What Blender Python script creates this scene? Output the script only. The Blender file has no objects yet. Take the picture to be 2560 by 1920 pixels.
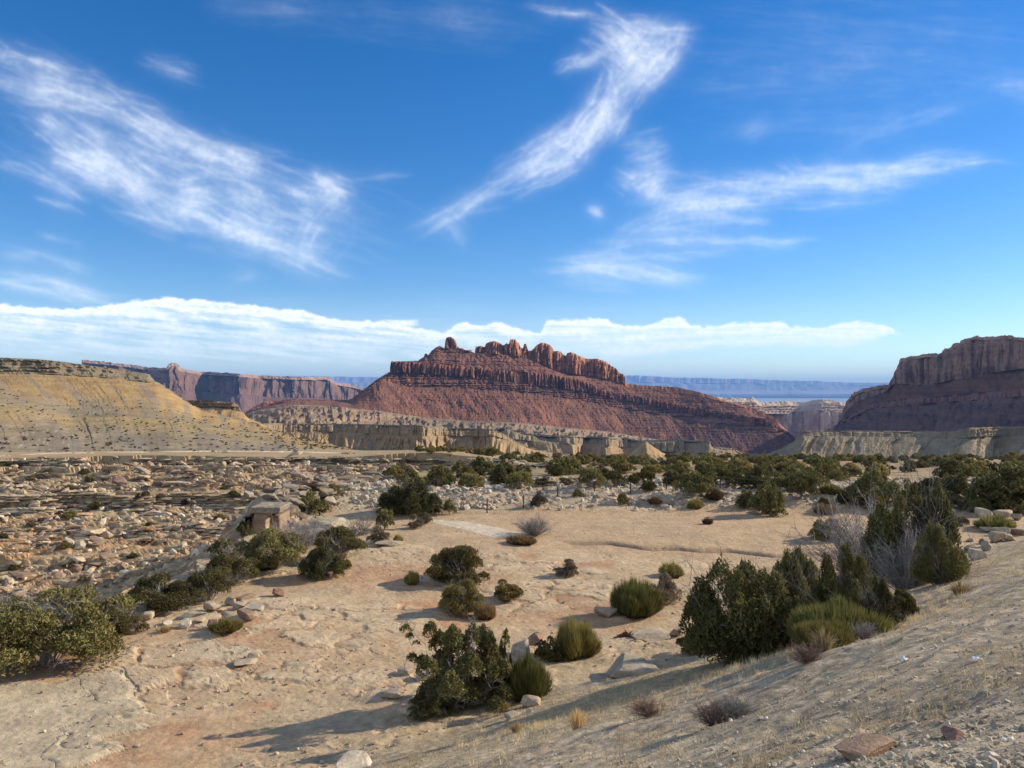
import bpy, math, numpy as np
from mathutils import Vector
rad = math.radians
scene = bpy.context.scene
C = scene.collection
F, CX, HY = 1898.0, 1280.0, 978.0          # focal length, centre column, horizon row of the photograph

# ------------------------------------------------------------------ camera
cam = bpy.data.cameras.new("camera"); camo = bpy.data.objects.new("camera", cam); C.objects.link(camo)
cam.sensor_fit = 'HORIZONTAL'; cam.sensor_width = 36.0; cam.lens = 36.0 * F / 2560.0
cam.clip_start = 0.1; cam.clip_end = 400000.0
camo.location = (0, 0, 0); camo.rotation_euler = (rad(90), 0, 0)
cam.shift_y = (HY - 960.0) / 2560.0
scene.camera = camo

# ------------------------------------------------------------------ world, sun, exposure
SUN_EL, SUN_AZ = 25.0, 72.0                 # azimuth from +Y (view direction) towards +X
world = bpy.data.worlds.new("World"); scene.world = world; world.use_nodes = True
wn, wl = world.node_tree.nodes, world.node_tree.links
wn.clear()
sky = wn.new('ShaderNodeTexSky'); sky.sky_type = 'NISHITA'; sky.sun_disc = False
sky.sun_elevation = rad(SUN_EL); sky.sun_rotation = rad(SUN_AZ)
sky.altitude = 1500.0; sky.air_density = 1.0; sky.dust_density = 0.3; sky.ozone_density = 2.0
hsv = wn.new('ShaderNodeHueSaturation'); hsv.inputs['Saturation'].default_value = 1.42; hsv.inputs['Hue'].default_value = 0.508
bg = wn.new('ShaderNodeBackground'); bg.inputs['Strength'].default_value = 0.105
wo = wn.new('ShaderNodeOutputWorld')
wl.new(sky.outputs[0], hsv.inputs['Color']); wl.new(hsv.outputs[0], bg.inputs[0]); wl.new(bg.outputs[0], wo.inputs[0])
sl = bpy.data.lights.new("sun", 'SUN'); slo = bpy.data.objects.new("sun", sl); C.objects.link(slo)
sl.energy = 4.8; sl.angle = rad(0.53); sl.color = (1.0, 0.89, 0.72)
sd = Vector((math.cos(rad(SUN_EL)) * math.sin(rad(SUN_AZ)), math.cos(rad(SUN_EL)) * math.cos(rad(SUN_AZ)), math.sin(rad(SUN_EL))))
slo.rotation_euler = (-sd).to_track_quat('-Z', 'Y').to_euler()
scene.view_settings.view_transform = 'Standard'; scene.view_settings.look = 'None'
scene.view_settings.exposure = 0.60; scene.view_settings.gamma = 1.0
scene.cycles.volume_bounces = 0
scene.cycles.max_bounces = 6; scene.cycles.diffuse_bounces = 2; scene.cycles.transparent_max_bounces = 12
scene.cycles.use_denoising = True

# ------------------------------------------------------------------ numeric noise
def hsh(ix, iy, seed):
    h = (ix.astype(np.int64) * 374761393 + iy.astype(np.int64) * 668265263 + seed * 974634777) & 0xFFFFFFFF
    h = ((h ^ (h >> 13)) * 1274126177) & 0xFFFFFFFF
    h = ((h ^ (h >> 16)) * 2246822519) & 0xFFFFFFFF
    return ((h ^ (h >> 15)) & 0xFFFFFF) / float(0x1000000)
def gn(x, y, seed=0):
    x, y = np.broadcast_arrays(np.asarray(x, float), np.asarray(y, float))
    ix, iy = np.floor(x), np.floor(y); fx, fy = x - ix, y - iy
    ux, uy = fx * fx * fx * (fx * (fx * 6 - 15) + 10), fy * fy * fy * (fy * (fy * 6 - 15) + 10)
    def g(a, b):
        t = hsh(ix + a, iy + b, seed) * 6.2831853
        return np.cos(t) * (fx - a) + np.sin(t) * (fy - b)
    n0 = g(0, 0); n0 = n0 + ux * (g(1, 0) - n0)
    n1 = g(0, 1); n1 = n1 + ux * (g(1, 1) - n1)
    return (n0 + uy * (n1 - n0)) * 1.45
def fbm(x, y, o=4, seed=0, gain=0.5):
    r, a, t = 0.0, 1.0, 0.0
    for i in range(o):
        r = r + a * gn(x * 2 ** i + 17.3 * i, y * 2 ** i - 9.1 * i, seed + i); t += a; a *= gain
    return r / t * 1.3
def ridge(x, y, o=3, seed=0, gain=0.5):
    r, a, t = 0.0, 1.0, 0.0
    for i in range(o):
        r = r + a * (1 - np.abs(gn(x * 2 ** i + 5.7 * i, y * 2 ** i, seed + i)) * 2.0); t += a; a *= gain
    return r / t
def worley(x, y, seed=0):
    ix, iy = np.floor(x), np.floor(y)
    f1 = np.full(x.shape, 9.0); f2 = f1.copy(); cid = np.zeros(x.shape)
    for a in (-1, 0, 1):
        for b in (-1, 0, 1):
            jx, jy = ix + a, iy + b
            dx = jx + hsh(jx, jy, seed) - x; dy = jy + hsh(jx, jy, seed + 7) - y
            d = np.sqrt(dx * dx + dy * dy)
            m = d < f1
            f2 = np.where(m, f1, np.minimum(f2, d)); cid = np.where(m, hsh(jx, jy, seed + 13), cid); f1 = np.where(m, d, f1)
    return f1, f2, cid
def ss(a, b, x):
    t = np.clip((x - a) / (b - a), 0, 1); return t * t * (3 - 2 * t)
def lerp(a, b, t): return a + (b - a) * t
def ip(x, pts): return np.interp(x, [p[0] for p in pts], [p[1] for p in pts])
def mixc(c, d, t):
    t = np.clip(t, 0, 1)[..., None]; return np.asarray(c) * (1 - t) + np.asarray(d) * t
def cst(x, c): return np.tile(np.asarray(c, float), (x.size, 1)).reshape(x.shape + (3,))

# ------------------------------------------------------------------ mesh and tagging helpers
def make_obj(name, verts, quads=None, tris=None, cols=None, mats=(), mat_idx=None, parent=None, smooth=False, link=True):
    me = bpy.data.meshes.new(name)
    verts = np.asarray(verts, np.float32).reshape(-1, 3)
    q = np.zeros((0, 4), np.int32) if quads is None else np.asarray(quads, np.int32).reshape(-1, 4)
    t = np.zeros((0, 3), np.int32) if tris is None else np.asarray(tris, np.int32).reshape(-1, 3)
    me.vertices.add(len(verts)); me.vertices.foreach_set('co', verts.ravel())
    li = np.concatenate([q.ravel(), t.ravel()])
    me.loops.add(len(li)); me.loops.foreach_set('vertex_index', li)
    n = len(q) + len(t); me.polygons.add(n)
    st = np.concatenate([np.arange(len(q)) * 4, len(q) * 4 + np.arange(len(t)) * 3]).astype(np.int32)
    tot = np.concatenate([np.full(len(q), 4), np.full(len(t), 3)]).astype(np.int32)
    me.polygons.foreach_set('loop_start', st); me.polygons.foreach_set('loop_total', tot)
    if mat_idx is not None: me.polygons.foreach_set('material_index', np.asarray(mat_idx, np.int32))
    me.polygons.foreach_set('use_smooth', np.full(n, bool(smooth)))
    if cols is not None:
        at = me.attributes.new('Col', 'FLOAT_COLOR', 'POINT')
        c4 = np.ones((len(verts), 4), np.float32); c4[:, :3] = np.clip(np.asarray(cols).reshape(-1, 3), 0.003, 0.95)
        at.data.foreach_set('color', c4.ravel())
    me.update(calc_edges=True)
    for m in mats: me.materials.append(m)
    o = bpy.data.objects.new(name, me)
    if link: C.objects.link(o)
    if parent is not None: o.parent = parent
    return o
def grid_faces(nr, nc):
    i = np.arange((nr - 1) * (nc - 1)); r, c = i // (nc - 1), i % (nc - 1); a = r * nc + c
    return np.stack([a, a + nc, a + nc + 1, a + 1], 1)
def tag(o, label=None, cat=None, group=None, kind=None):
    if label: o['label'] = label
    if cat: o['category'] = cat
    if group: o['group'] = group
    if kind: o['kind'] = kind
    return o

# ------------------------------------------------------------------ materials
def mat_base(name):
    m = bpy.data.materials.new(name); m.use_nodes = True
    nt = m.node_tree; nt.nodes.clear()
    out = nt.nodes.new('ShaderNodeOutputMaterial'); p = nt.nodes.new('ShaderNodeBsdfPrincipled')
    p.inputs['Roughness'].default_value = 0.95; p.inputs['Specular IOR Level'].default_value = 0.15
    nt.links.new(p.outputs[0], out.inputs[0])
    return m, nt, p, out
def rock_mat(name, scales=(0.5, 4.0), amp=0.35, bump=0.05, stretch=(1, 1, 1), bstrength=0.6):
    """albedo from the mesh's own rock-colour attribute, broken up by two noises, with bump"""
    m, nt, p, out = mat_base(name); N, L = nt.nodes, nt.links
    a = N.new('ShaderNodeAttribute'); a.attribute_name = 'Col'
    tc = N.new('ShaderNodeTexCoord'); mp = N.new('ShaderNodeMapping'); mp.inputs['Scale'].default_value = stretch
    L.new(tc.outputs['Object'], mp.inputs[0])
    prev = a.outputs['Color']; hs = []
    for k, s in enumerate(scales):
        n = N.new('ShaderNodeTexNoise'); n.inputs['Scale'].default_value = s; n.inputs['Detail'].default_value = 5
        n.inputs['Roughness'].default_value = 0.65
        L.new(mp.outputs[0], n.inputs['Vector'])
        r = N.new('ShaderNodeMapRange'); r.inputs[1].default_value = 0.3; r.inputs[2].default_value = 0.7
        r.inputs[3].default_value = 1 - amp; r.inputs[4].default_value = 1 + amp
        L.new(n.outputs[0], r.inputs[0])
        x = N.new('ShaderNodeVectorMath'); x.operation = 'SCALE'
        L.new(prev, x.inputs[0]); L.new(r.outputs[0], x.inputs['Scale']); prev = x.outputs[0]; hs.append(n.outputs[0])
    L.new(prev, p.inputs['Base Color'])
    b = N.new('ShaderNodeBump'); b.inputs['Strength'].default_value = bstrength; b.inputs['Distance'].default_value = bump
    L.new(hs[-1], b.inputs['Height']); L.new(b.outputs[0], p.inputs['Normal'])
    return m
def leaf_mat(name, var=0.42):
    m, nt, p, out = mat_base(name); N, L = nt.nodes, nt.links
    a = N.new('ShaderNodeAttribute'); a.attribute_name = 'Col'
    oi = N.new('ShaderNodeObjectInfo')
    r = N.new('ShaderNodeMapRange'); r.inputs[3].default_value = 1 - var; r.inputs[4].default_value = 1 + var
    L.new(oi.outputs['Random'], r.inputs[0])
    x = N.new('ShaderNodeVectorMath'); x.operation = 'SCALE'
    L.new(a.outputs['Color'], x.inputs[0]); L.new(r.outputs[0], x.inputs['Scale'])
    L.new(x.outputs[0], p.inputs['Base Color']); p.inputs['Roughness'].default_value = 0.75
    tr = N.new('ShaderNodeBsdfTranslucent'); mx = N.new('ShaderNodeMixShader'); mx.inputs[0].default_value = 0.22
    L.new(x.outputs[0], tr.inputs[0]); L.new(p.outputs[0], mx.inputs[1]); L.new(tr.outputs[0], mx.inputs[2])
    L.new(mx.outputs[0], out.inputs[0])
    return m
M_ground = rock_mat("desert_ground", (0.5, 3.5, 16.0), 0.17, 0.035, bstrength=0.9)
M_far = rock_mat("far_rock", (0.02, 0.12), 0.22, 3.0)
M_hill = rock_mat("hill_rock", (0.08, 0.6), 0.22, 0.7)
M_crag = rock_mat("outcrop_rock", (0.4, 2.5), 0.25, 0.10, (1, 1, 3))
M_stone = rock_mat("boulder_rock", (1.5, 9.0), 0.25, 0.04)
M_leaf = leaf_mat("juniper_foliage")
M_stem = rock_mat("weathered_bark", (6.0, 30.0), 0.3, 0.01)
M_mount = rock_mat("mountain_rock", (0.0006, 0.003), 0.3, 60.0)

# ------------------------------------------------------------------ the ground as a height function
NEAR_EDGE = [(-75, -20), (-52, 5), (-36, 20), (-28, 30), (-24, 36), (-22.8, 41), (-21.5, 51), (-21.5, 60), (-25.5, 66), (-26, 74), (-28.5, 87), (-30, 100), (-28, 110), (-21, 124), (-10, 134), (4, 142)]
FAR_RIM = [(12, 148), (2, 160), (-15, 166), (-40, 170), (-80, 168), (-130, 160), (-220, 140), (-300, 60)]
POLY = NEAR_EDGE + FAR_RIM + [(-300, -40)]
def seg_dist(x, y, pts):
    d = np.full(np.shape(x), 1e9)
    for (ax, ay), (bx, by) in zip(pts[:-1], pts[1:]):
        vx, vy = bx - ax, by - ay; t = np.clip(((x - ax) * vx + (y - ay) * vy) / (vx * vx + vy * vy), 0, 1)
        d = np.minimum(d, (x - ax - t * vx) ** 2 + (y - ay - t * vy) ** 2)
    return np.sqrt(d)
def inside(x, y, pts):
    r = np.zeros(np.shape(x), bool); n = len(pts)
    for i in range(n):
        (ax, ay), (bx, by) = pts[i], pts[(i + 1) % n]
        if ay == by: continue
        r ^= ((ay > y) != (by > y)) & (x < (bx - ax) * (y - ay) / (by - ay) + ax)
    return r
def on_floor(px, py, z=-12.0):
    d = F * -z / (py - HY); return ((px - CX) / F * d, d)
SLAB = [on_floor(*p) for p in [(-200, 1712), (0, 1712), (70, 1700), (150, 1706), (210, 1682), (320, 1680), (328, 1700), (350, 1740), (372, 1752), (405, 1786), (330, 1792), (300, 1790), (385, 1812), (300, 1826), (245, 1842), (340, 1868), (300, 1880), (215, 1906), (150, 1925), (-200, 1925)]]
SLAB2 = [on_floor(*p) for p in [(440, 1620), (520, 1612), (600, 1624), (690, 1640), (560, 1652), (480, 1640)]]
PALE = [on_floor(*p) for p in [(1075, 1300), (1150, 1306), (1230, 1318), (1310, 1332), (1312, 1340), (1235, 1343), (1180, 1330), (1090, 1312)]]
def toe(x, y): return 21.6 + 0.62 * x - 0.78 * y
STEPS = ((0.0, 1.5, .4), (4.5, 0.9, .5), (11, .8, .8), (27, 2.0, 1.0), (44, .5, 1.5), (58, .7, 1.5), (74, .4, 2))
def H(x, y, detail=True, want=False):
    x = np.asarray(x, float); y = np.asarray(y, float)
    s = toe(x, y) + (0.8 * fbm(x / 9, y / 9, 3, 5) if detail else 0)
    base = -12.0 - 0.065 * np.clip(y - 88, 0, 170) - 0.13 * np.clip(y - 258, 0, 2400)
    base = np.maximum(base, -335.0)
    base = base + 2.8 * ss(140, 170, y) * ss(12, -18, x) * ss(900, 300, y) + 1.1 * ss(75, 84, y) * ss(300, 100, y) * ss(-40, -20, x)
    und = fbm(x / 16, y / 16, 3, 11) * 0.28 * ss(-6, 0, 130 - y) * ss(2, -4, s)
    z = base + und
    far = ss(60, 250, y) * ss(900, 500, y)
    z = z + far * 1.0 * fbm(x / 45, y / 45, 3, 12)
    wx = x + 3.0 * fbm(x / 12, y / 12, 4, 21) + (0.8 * fbm(x / 2.5, y / 2.5, 2, 22) if detail else 0)
    wy = y + ss(40, 90, y) * 4.5 * fbm(x / 16, y / 16, 3, 23) + (0.8 * fbm(x / 2.3, y / 2.7, 2, 24) if detail else 0)
    ins = inside(wx, wy, POLY) & (y < 260)
    dn, df = seg_dist(wx, wy, NEAR_EDGE), seg_dist(wx, wy, FAR_RIM)
    t = df + 4.5 * fbm(x / 22, y / 22, 3, 31)
    zf = -14.4 - 0.072 * np.maximum(df, 0)
    for a, h, w in STEPS: zf = zf - h * ss(a, a + w, t if a else df * 1.0 + 0.01)
    zf = zf + ss(1, 8, df) * (1.1 * fbm(x / 11, y / 8, 3, 46) + 0.5 * fbm(x / 3.2, y / 2.4, 3, 47))
    zn = base - 4.5 * ss(0, 4.5, dn) - 0.38 * dn
    zin = np.maximum(zn, zf)
    farwall = ins & (zf > zn)
    can = ins.astype(float)
    if detail:
        wxx, wyy = x + 0.7 * gn(x / 1.8, y / 1.8, 41), y + 0.7 * gn(x / 1.8, y / 1.8, 42)
        f1, f2, c1 = worley(wxx / 3.6, wyy / 2.6, 3)
        g1, g2, c2 = worley(wxx / 1.3, wyy / 1.1, 4)
        rough = 0.55 + 0.45 * fbm(x / 20, y / 14, 2, 45)
        zin = zin + rough * ((c1 - 0.45) * 0.8 * ss(0.0, 0.35, f2 - f1) + (c2 - 0.4) * 0.5 * ss(0, .4, g2 - g1)) * ss(0.5, 4, np.minimum(df, dn))
        # strata: terrace the walls
        q = (zin + .15 * gn(x / 9, y / 9, 48)) / 0.62; fq = np.floor(q); zin = lerp(zin, 0.62 * (fq + ss(0.45, 0.85, q - fq)), 0.65 * ss(2, 6, dn))
    z = np.where(ins, zin, z)
    # embankment of road fill under the camera
    emb = -12.0 + 0.48 * s
    top = -1.65 + 0.03 * (21.6 - s)
    k = 0.5
    emb = np.minimum(emb, top)
    z0 = z
    z = np.where(emb > z - 3, np.logaddexp(np.clip(emb / k, -400, 400), np.clip(z / k, -400, 400)) * k, z)
    z = np.where(ins & (s < -3), z0, z)
    info = None
    if detail:
        bank = ss(-1.5, 2.0, s)
        a, b = 0.78 * x + 0.62 * y, 0.62 * x - 0.78 * y
        rl = ridge(a / 9 + 0.4 * gn(a / 4, b / 4, 61), b / 1.1, 2, 62)
        z = z + bank * (0.07 * rl + 0.035 * fbm(x / .7, y / .7, 3, 63) + 0.012 * gn(x / .16, y / .16, 64))
        flat = (1 - bank) * (~ins)
        wx2, wy2 = x + 0.9 * fbm(x / 2.2, y / 2.2, 3, 71), y + 0.9 * fbm(x / 2.2 + 9, y / 2.2, 3, 72)
        p1, p2, pc = worley(wx2 / 3.4, wy2 / 2.2, 8)
        r1, r2, rc = worley(wx2 / 1.2, wy2 / .8, 9)
        sl = ss(-0.28, 0.1, fbm(x / 8, y / 6, 3, 73)) * ss(78, 60, y)
        sandy = ss(55, 60, y + 0.25 * x + 3 * gn(x / 9, y / 9, 74)) * ss(80, 76, y) * ss(-16, -6, x)
        sl = sl * (1 - sandy)
        plate = sl * ((pc > .5) * 0.075 * ss(0.0, 0.22, p2 - p1) + (rc > .6) * 0.035 * ss(0, .25, r2 - r1))
        sx_, sy_ = x + 0.35 * gn(x / 1.3, y / 1.3, 75), y + 0.25 * gn(x / 1.3, y / 1.3, 76)
        bslab = inside(sx_, sy_, SLAB); bs_e = seg_dist(sx_, sy_, SLAB)
        bslab2 = inside(x, y + 0.4 * gn(x / 1.1, y / 1.1, 77), SLAB2)
        c = worley((wx2) / 4.5, (wx2 * .35 + wy2) / 1.9, 10)
        plate = np.where(bslab, 0.10 * ss(0, .3, bs_e) + 0.035 * (c[2] > .5) * ss(0, .15, c[1] - c[0]) - .03 * ss(.03, .0, c[1] - c[0]) * (c[2] > .5), plate)
        plate = np.where(bslab2, 0.07, plate)
        z = z + flat * (plate + 0.03 * fbm(x / .9, y / .9, 3, 78) + 0.012 * gn(x / .2, y / .2, 79))
        rocky = ss(75, 79, y + 2 * gn(x / 6, y / 6, 81)) * ss(108, 92, y + 5 * gn(x / 9, y / 9, 82)) * ss(-26, -20, x)
        q1, q2, qc = worley(wx2 / 1.1, wy2 / .9, 83)
        z = z + rocky * flat * (0.25 * (qc ** 2) * ss(0, .4, q2 - q1) + .3 * fbm(x / 5, y / 5, 2, 84))
        gully = np.exp(-((y - (60.5 - 0.30 * (x - 6) + 0.8 * gn(x / 3, 0 * x, 85))) / 0.5) ** 2) * ss(3, 6, x) * ss(26, 20, x)
        z = z - 0.35 * gully * (1 - bank)
        if want:
            info = dict(s=s, bank=bank, ins=ins, farwall=farwall, df=df, t=t, c1=c1, c2=c2, pc=pc, rc=rc, sl=sl, sandy=sandy, bslab=bslab, bslab2=bslab2, rocky=rocky, qc=qc, plate=plate, base=base, gully=gully, pe=p2 - p1)
    if want: return z, info
    return z

ROCK_BVH = None
YS = np.concatenate([np.arange(4, 40, 0.1), np.arange(40, 120, 0.25), np.arange(120, 330, 1.0)])
def ground_at(px, py):
    if ROCK_BVH is not None and 640 < px < 1000 and 1190 < py < 1318:      # stands on the outcrop
        d = Vector(((px - CX) / F, 1, (HY - py) / F)); hit = ROCK_BVH.ray_cast(Vector((0, 0, 0)), d)[0]
        if hit is not None: return hit.x, hit.y, hit.z
    return flat_at(px, py)
def flat_at(px, py):
    """where the sight line through a photo pixel meets the ground"""
    u, w = (px - CX) / F, (HY - py) / F
    h = H(u * YS, YS, detail=False); g = w * YS - h
    k = np.argmax(g < 0)
    if not (g < 0).any(): k = len(YS) - 1
    y = YS[k]
    if k > 0 and g[k] < 0: y = YS[k - 1] + (YS[k] - YS[k - 1]) * g[k - 1] / (g[k - 1] - g[k])
    x = u * y
    return float(x), float(y), float(H(np.array([x]), np.array([y]))[0])

# ---- mesh of the ground
ys = np.concatenate([[-120, -60, -30, -14, -6, -1, 2, 4], np.arange(5, 30, 0.075), np.arange(30, 50, 0.17), np.arange(50, 80, 0.33), np.arange(80, 176, 0.42), np.arange(176, 300, 1.6),
                     [304, 320, 340, 370, 420, 500, 600, 750, 900, 1200, 1600, 2200, 3000, 4500, 7000, 11000, 18000, 30000, 50000, 75000, 90000]])
pxs = np.concatenate([np.arange(-1400, -120, 32), np.arange(-120, 2680, 3.4), np.arange(2680, 3960, 32)])
U, Y = np.meshgrid((pxs - CX) / F, ys)
W = np.where(Y < 20, np.sqrt(Y * Y + 30 * ss(20, 0, Y)), Y)
X = U * W
Z, I = H(X, Y, True, True)
def ground_color(X, Y, Z, I):
    n1, n2, n3 = fbm(X / 7, Y / 5, 4, 101), fbm(X / 1.7, Y / 1.1, 4, 102), fbm(X / .45, Y / .35, 2, 103)
    sand = mixc((.45, .345, .225), (.48, .395, .27), ss(-.5, .5, n1))
    red = ss(0.05, .5, fbm(X / 6 + 3, Y / 5, 3, 104) + .25 * n2)
    for (cx, cy, r) in (on_floor(470, 1660) + (4.5,), on_floor(620, 1600) + (5,), on_floor(1000, 1440) + (6,), on_floor(1450, 1530) + (5,), on_floor(120, 1670) + (5,), on_floor(420, 1850) + (2.5,)):
        red = np.maximum(red, np.exp(-((X - cx) ** 2 + ((Y - cy) * 1.3) ** 2) / r ** 2) * (0.9 + .5 * n2))
    c = mixc(sand, (.38, .19, .105), red * (.55 + .25 * n2) * ss(64, 54, Y))
    pale = ss(.02, .07, I['plate']) + 0.35 * ss(.1, .5, n2) * I['sl']
    c = mixc(c, (.49, .40, .28), pale * .8)
    c = mixc(c, np.asarray((.44, .38, .28)) * (1 + .18 * n2[..., None]), I['bslab'] * .92)
    c = mixc(c, (.50, .42, .30), I['bslab2'] * .9)
    c = mixc(c, (.43, .32, .21), I['sandy'] * (.85 + .2 * n2))
    c = mixc(c, (.17, .115, .07), ss(.035, .008, I['pe']) * (I['sl'] > .35) * (n1 > -.15) * .75)
    pal = inside(X, Y, PALE); c = mixc(c, (.56, .51, .42), pal * .9)
    c = mixc(c, (.13, .085, .055), I['gully'] * .5)
    rk = mixc(cst(X, (.37, .30, .215)), (.47, .40, .30), I['qc'] + .2 * n2)
    c = mixc(c, rk, I['rocky'])
    c = mixc(c, mixc(cst(X, (.35, .265, .165)), (.21, .175, .10), ss(-.15, .4, fbm(X / 7, Y / 9, 3, 111))), ss(90, 110, Y))
    gr = mixc(cst(X, (.34, .285, .21)), (.46, .39, .285), ss(-.3, .5, n3 + .4 * n1))
    straw = np.exp(-((I['s'] - 4.5) / 3.4) ** 2) * ss(-8, 2, X) * (.75 + .5 * n2)
    gr = mixc(gr, (.40, .315, .175), straw)
    c = mixc(c, mixc(gr, (.42, .33, .215), ss(.5, -1.5, I['s']) * .7), ss(-4, -1.5, I['s'] + 1.6 * n1 + .5 * n2))
    # canyon
    zz = Z + .6 * fbm(X / 12, Y / 12, 2, 121)
    st = gn(zz / .9, X / 60, 122)
    cc = mixc(cst(X, (.46, .365, .235)), (.50, .31, .155), ss(0, .6, st))
    cc = mixc(cc, (.35, .22, .15), ss(.2, .8, gn(zz / .45 + 9, X / 40, 123)) * .6)
    cc = mixc(cc, (.42, .29, .19), ss(.0, .5, fbm(X / 14, Y / 14, 3, 124)) * .55)
    cc = cc * (0.50 + .5 * I['c2'] + .14 * (I['c1'] - .5))[..., None]
    cc = mixc(cc, (.37, .31, .20), ss(.1, .5, fbm(X / 10, Y / 8, 3, 125)) * .4)
    c = np.where(I['ins'][..., None], cc, c)
    bench = ss(0, 3, Y - ip(X, [(-220, 142), (-130, 162), (-80, 170), (-15, 168), (2, 162), (12, 150), (13, 1000)])) * (~I['ins'])
    c = mixc(c, mixc(cst(X, (.37, .285, .175)), (.30, .24, .15), ss(0, .5, n1)), bench * ss(12, -5, X))
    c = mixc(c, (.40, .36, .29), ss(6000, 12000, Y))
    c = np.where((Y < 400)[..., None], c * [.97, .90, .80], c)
    return c * (1 + .13 * n3[..., None] * ss(120, 40, Y)[..., None])
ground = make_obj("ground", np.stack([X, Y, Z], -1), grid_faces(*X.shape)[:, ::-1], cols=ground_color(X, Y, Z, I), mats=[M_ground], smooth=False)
tag(ground, "sandy slickrock flat with a gravel road bank and a rubbly canyon", "ground", kind='structure')

# ------------------------------------------------------------------ rock relief builder for buttes, mesas and hills
def relief(name, label, cat, px0, px1, step, bounds, segs, thick, skirt, mat, crest_noise=0.0, seed=0, kind='structure', zd=None, dd_=(0, -1), tone=1.0):
    px = np.arange(px0, px1 + step, step, dtype=float)
    def sm(a, w=11):
        return np.convolve(np.pad(a, w, mode='edge'), np.hanning(2 * w + 3)[1:-1] / np.hanning(2 * w + 3)[1:-1].sum(), 'valid')
    P = [ip(px, b[0]) for b in bounds]; Dm = [sm(ip(px, b[1])) for b in bounds]
    P = P[:1] + [sm(q, 5) for q in P[1:]]
    cn = crest_noise * (fbm(px / 14, 0 * px, 4, seed + 1) + .6 * (hsh(np.floor(px / 5.0 + 2 * gn(px / 9, 0 * px, seed)), 0 * px, seed + 3) - .5))
    P[0] = P[0] + cn
    for i in range(1, len(P)): P[i] = np.maximum(P[i], P[i - 1] + 0.3)
    Xs, Ys, Zs, Cs = [], [], [], []
    dm = Dm[0]; xr = (px - CX) / F * dm; arc = xr[0] + np.concatenate([[0], np.cumsum(np.hypot(np.diff(xr), np.diff(dm)))])   # distance along the face
    for i, (nr, disp, col) in enumerate(segs):
        last = i == len(segs) - 1
        for k in range(nr + (1 if last else 0)):
            t = k / nr
            py = lerp(P[i], P[i + 1], t); D = lerp(Dm[i], Dm[i + 1], t)
            x, z = (px - CX) / F * D, (HY - py) / F * D
            tt = np.full(px.shape, t)
            dy = disp(arc, z, tt, px)
            if isinstance(dy, tuple): dy, dz = dy; z = z + dz
            if zd: z = zd(x, D, z)
            Xs.append(x + dd_[0] * dy); Ys.append(D + dd_[1] * dy); Zs.append(z); Cs.append(col(arc, z, tt, px))
    X0, Y0, Z0, C0 = Xs[0], Ys[0], Zs[0], Cs[0]
    back = []
    zb = Zs[-1] - skirt
    for k, (f, g) in enumerate(((1.0, 1.0), (0.75, 0.5), (0.55, .2), (.35, .02), (.12, 0))):
        rr = fbm(X0 / max(thick * .2, 1), X0 * 0 + k, 3, seed + 9) * thick * .03
        dd = thick * (.35 + .65 * f) if f > .2 else thick * f
        yn = Y0 + dd + rr; back.append((X0 * yn / Y0, yn, np.minimum(lerp(Z0, zb, g), Z0 * yn / Y0 - .02 * dd), C0))
    for b in back[::-1]:
        Xs.insert(0, b[0]); Ys.insert(0, b[1]); Zs.insert(0, b[2]); Cs.insert(0, b[3])
    Xs[:5], Ys[:5], Zs[:5], Cs[:5] = [b[0] for b in back], [b[1] for b in back], [b[2] for b in back], [b[3] for b in back]
    Xs.append(Xs[-1]); Ys.append(Ys[-1] - skirt * .4); Zs.append(Zs[-1] - skirt); Cs.append(Cs[-1])
    Xa, Ya, Za = np.array(Xs), np.array(Ys), np.array(Zs)
    o = make_obj(name, np.stack([Xa, Ya, Za], -1), grid_faces(*Xa.shape)[:, ::-1], cols=np.array(Cs) * tone, mats=[mat])
    return tag(o, label, cat, kind=kind)
def CL(*c): return np.asarray(c, float)
# --- colours
def varied(base, dark, sx, sz, seed, amt=.7, lo=0.0, hi=.5):
    def f(x, z, t, px):
        n = fbm(x / sx, z / sz, 4, seed)
        return mixc(cst(x, base), dark, ss(lo, hi, n) * amt) * (1 + .12 * gn(x / (sx * .2), z / (sz * .2), seed + 5))[:, None]
    return f
def strata(cols, h, sx, seed, jit=.5):
    def f(x, z, t, px):
        q = z / h + jit * fbm(x / sx, z / (h * 4), 3, seed)
        k = np.floor(q); a = (hsh(k, 0 * k, seed) * len(cols)).astype(int) % len(cols); b = (hsh(k + 1, 0 * k, seed) * len(cols)).astype(int) % len(cols)
        cc = np.asarray(cols); return cc[a] * (1 - ss(.7, 1, q - k))[:, None] + cc[b] * ss(.7, 1, q - k)[:, None]
    return f
def both(f, g, w):
    return lambda x, z, t, px: f(x, z, t, px) * (1 - w) + g(x, z, t, px) * w
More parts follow.
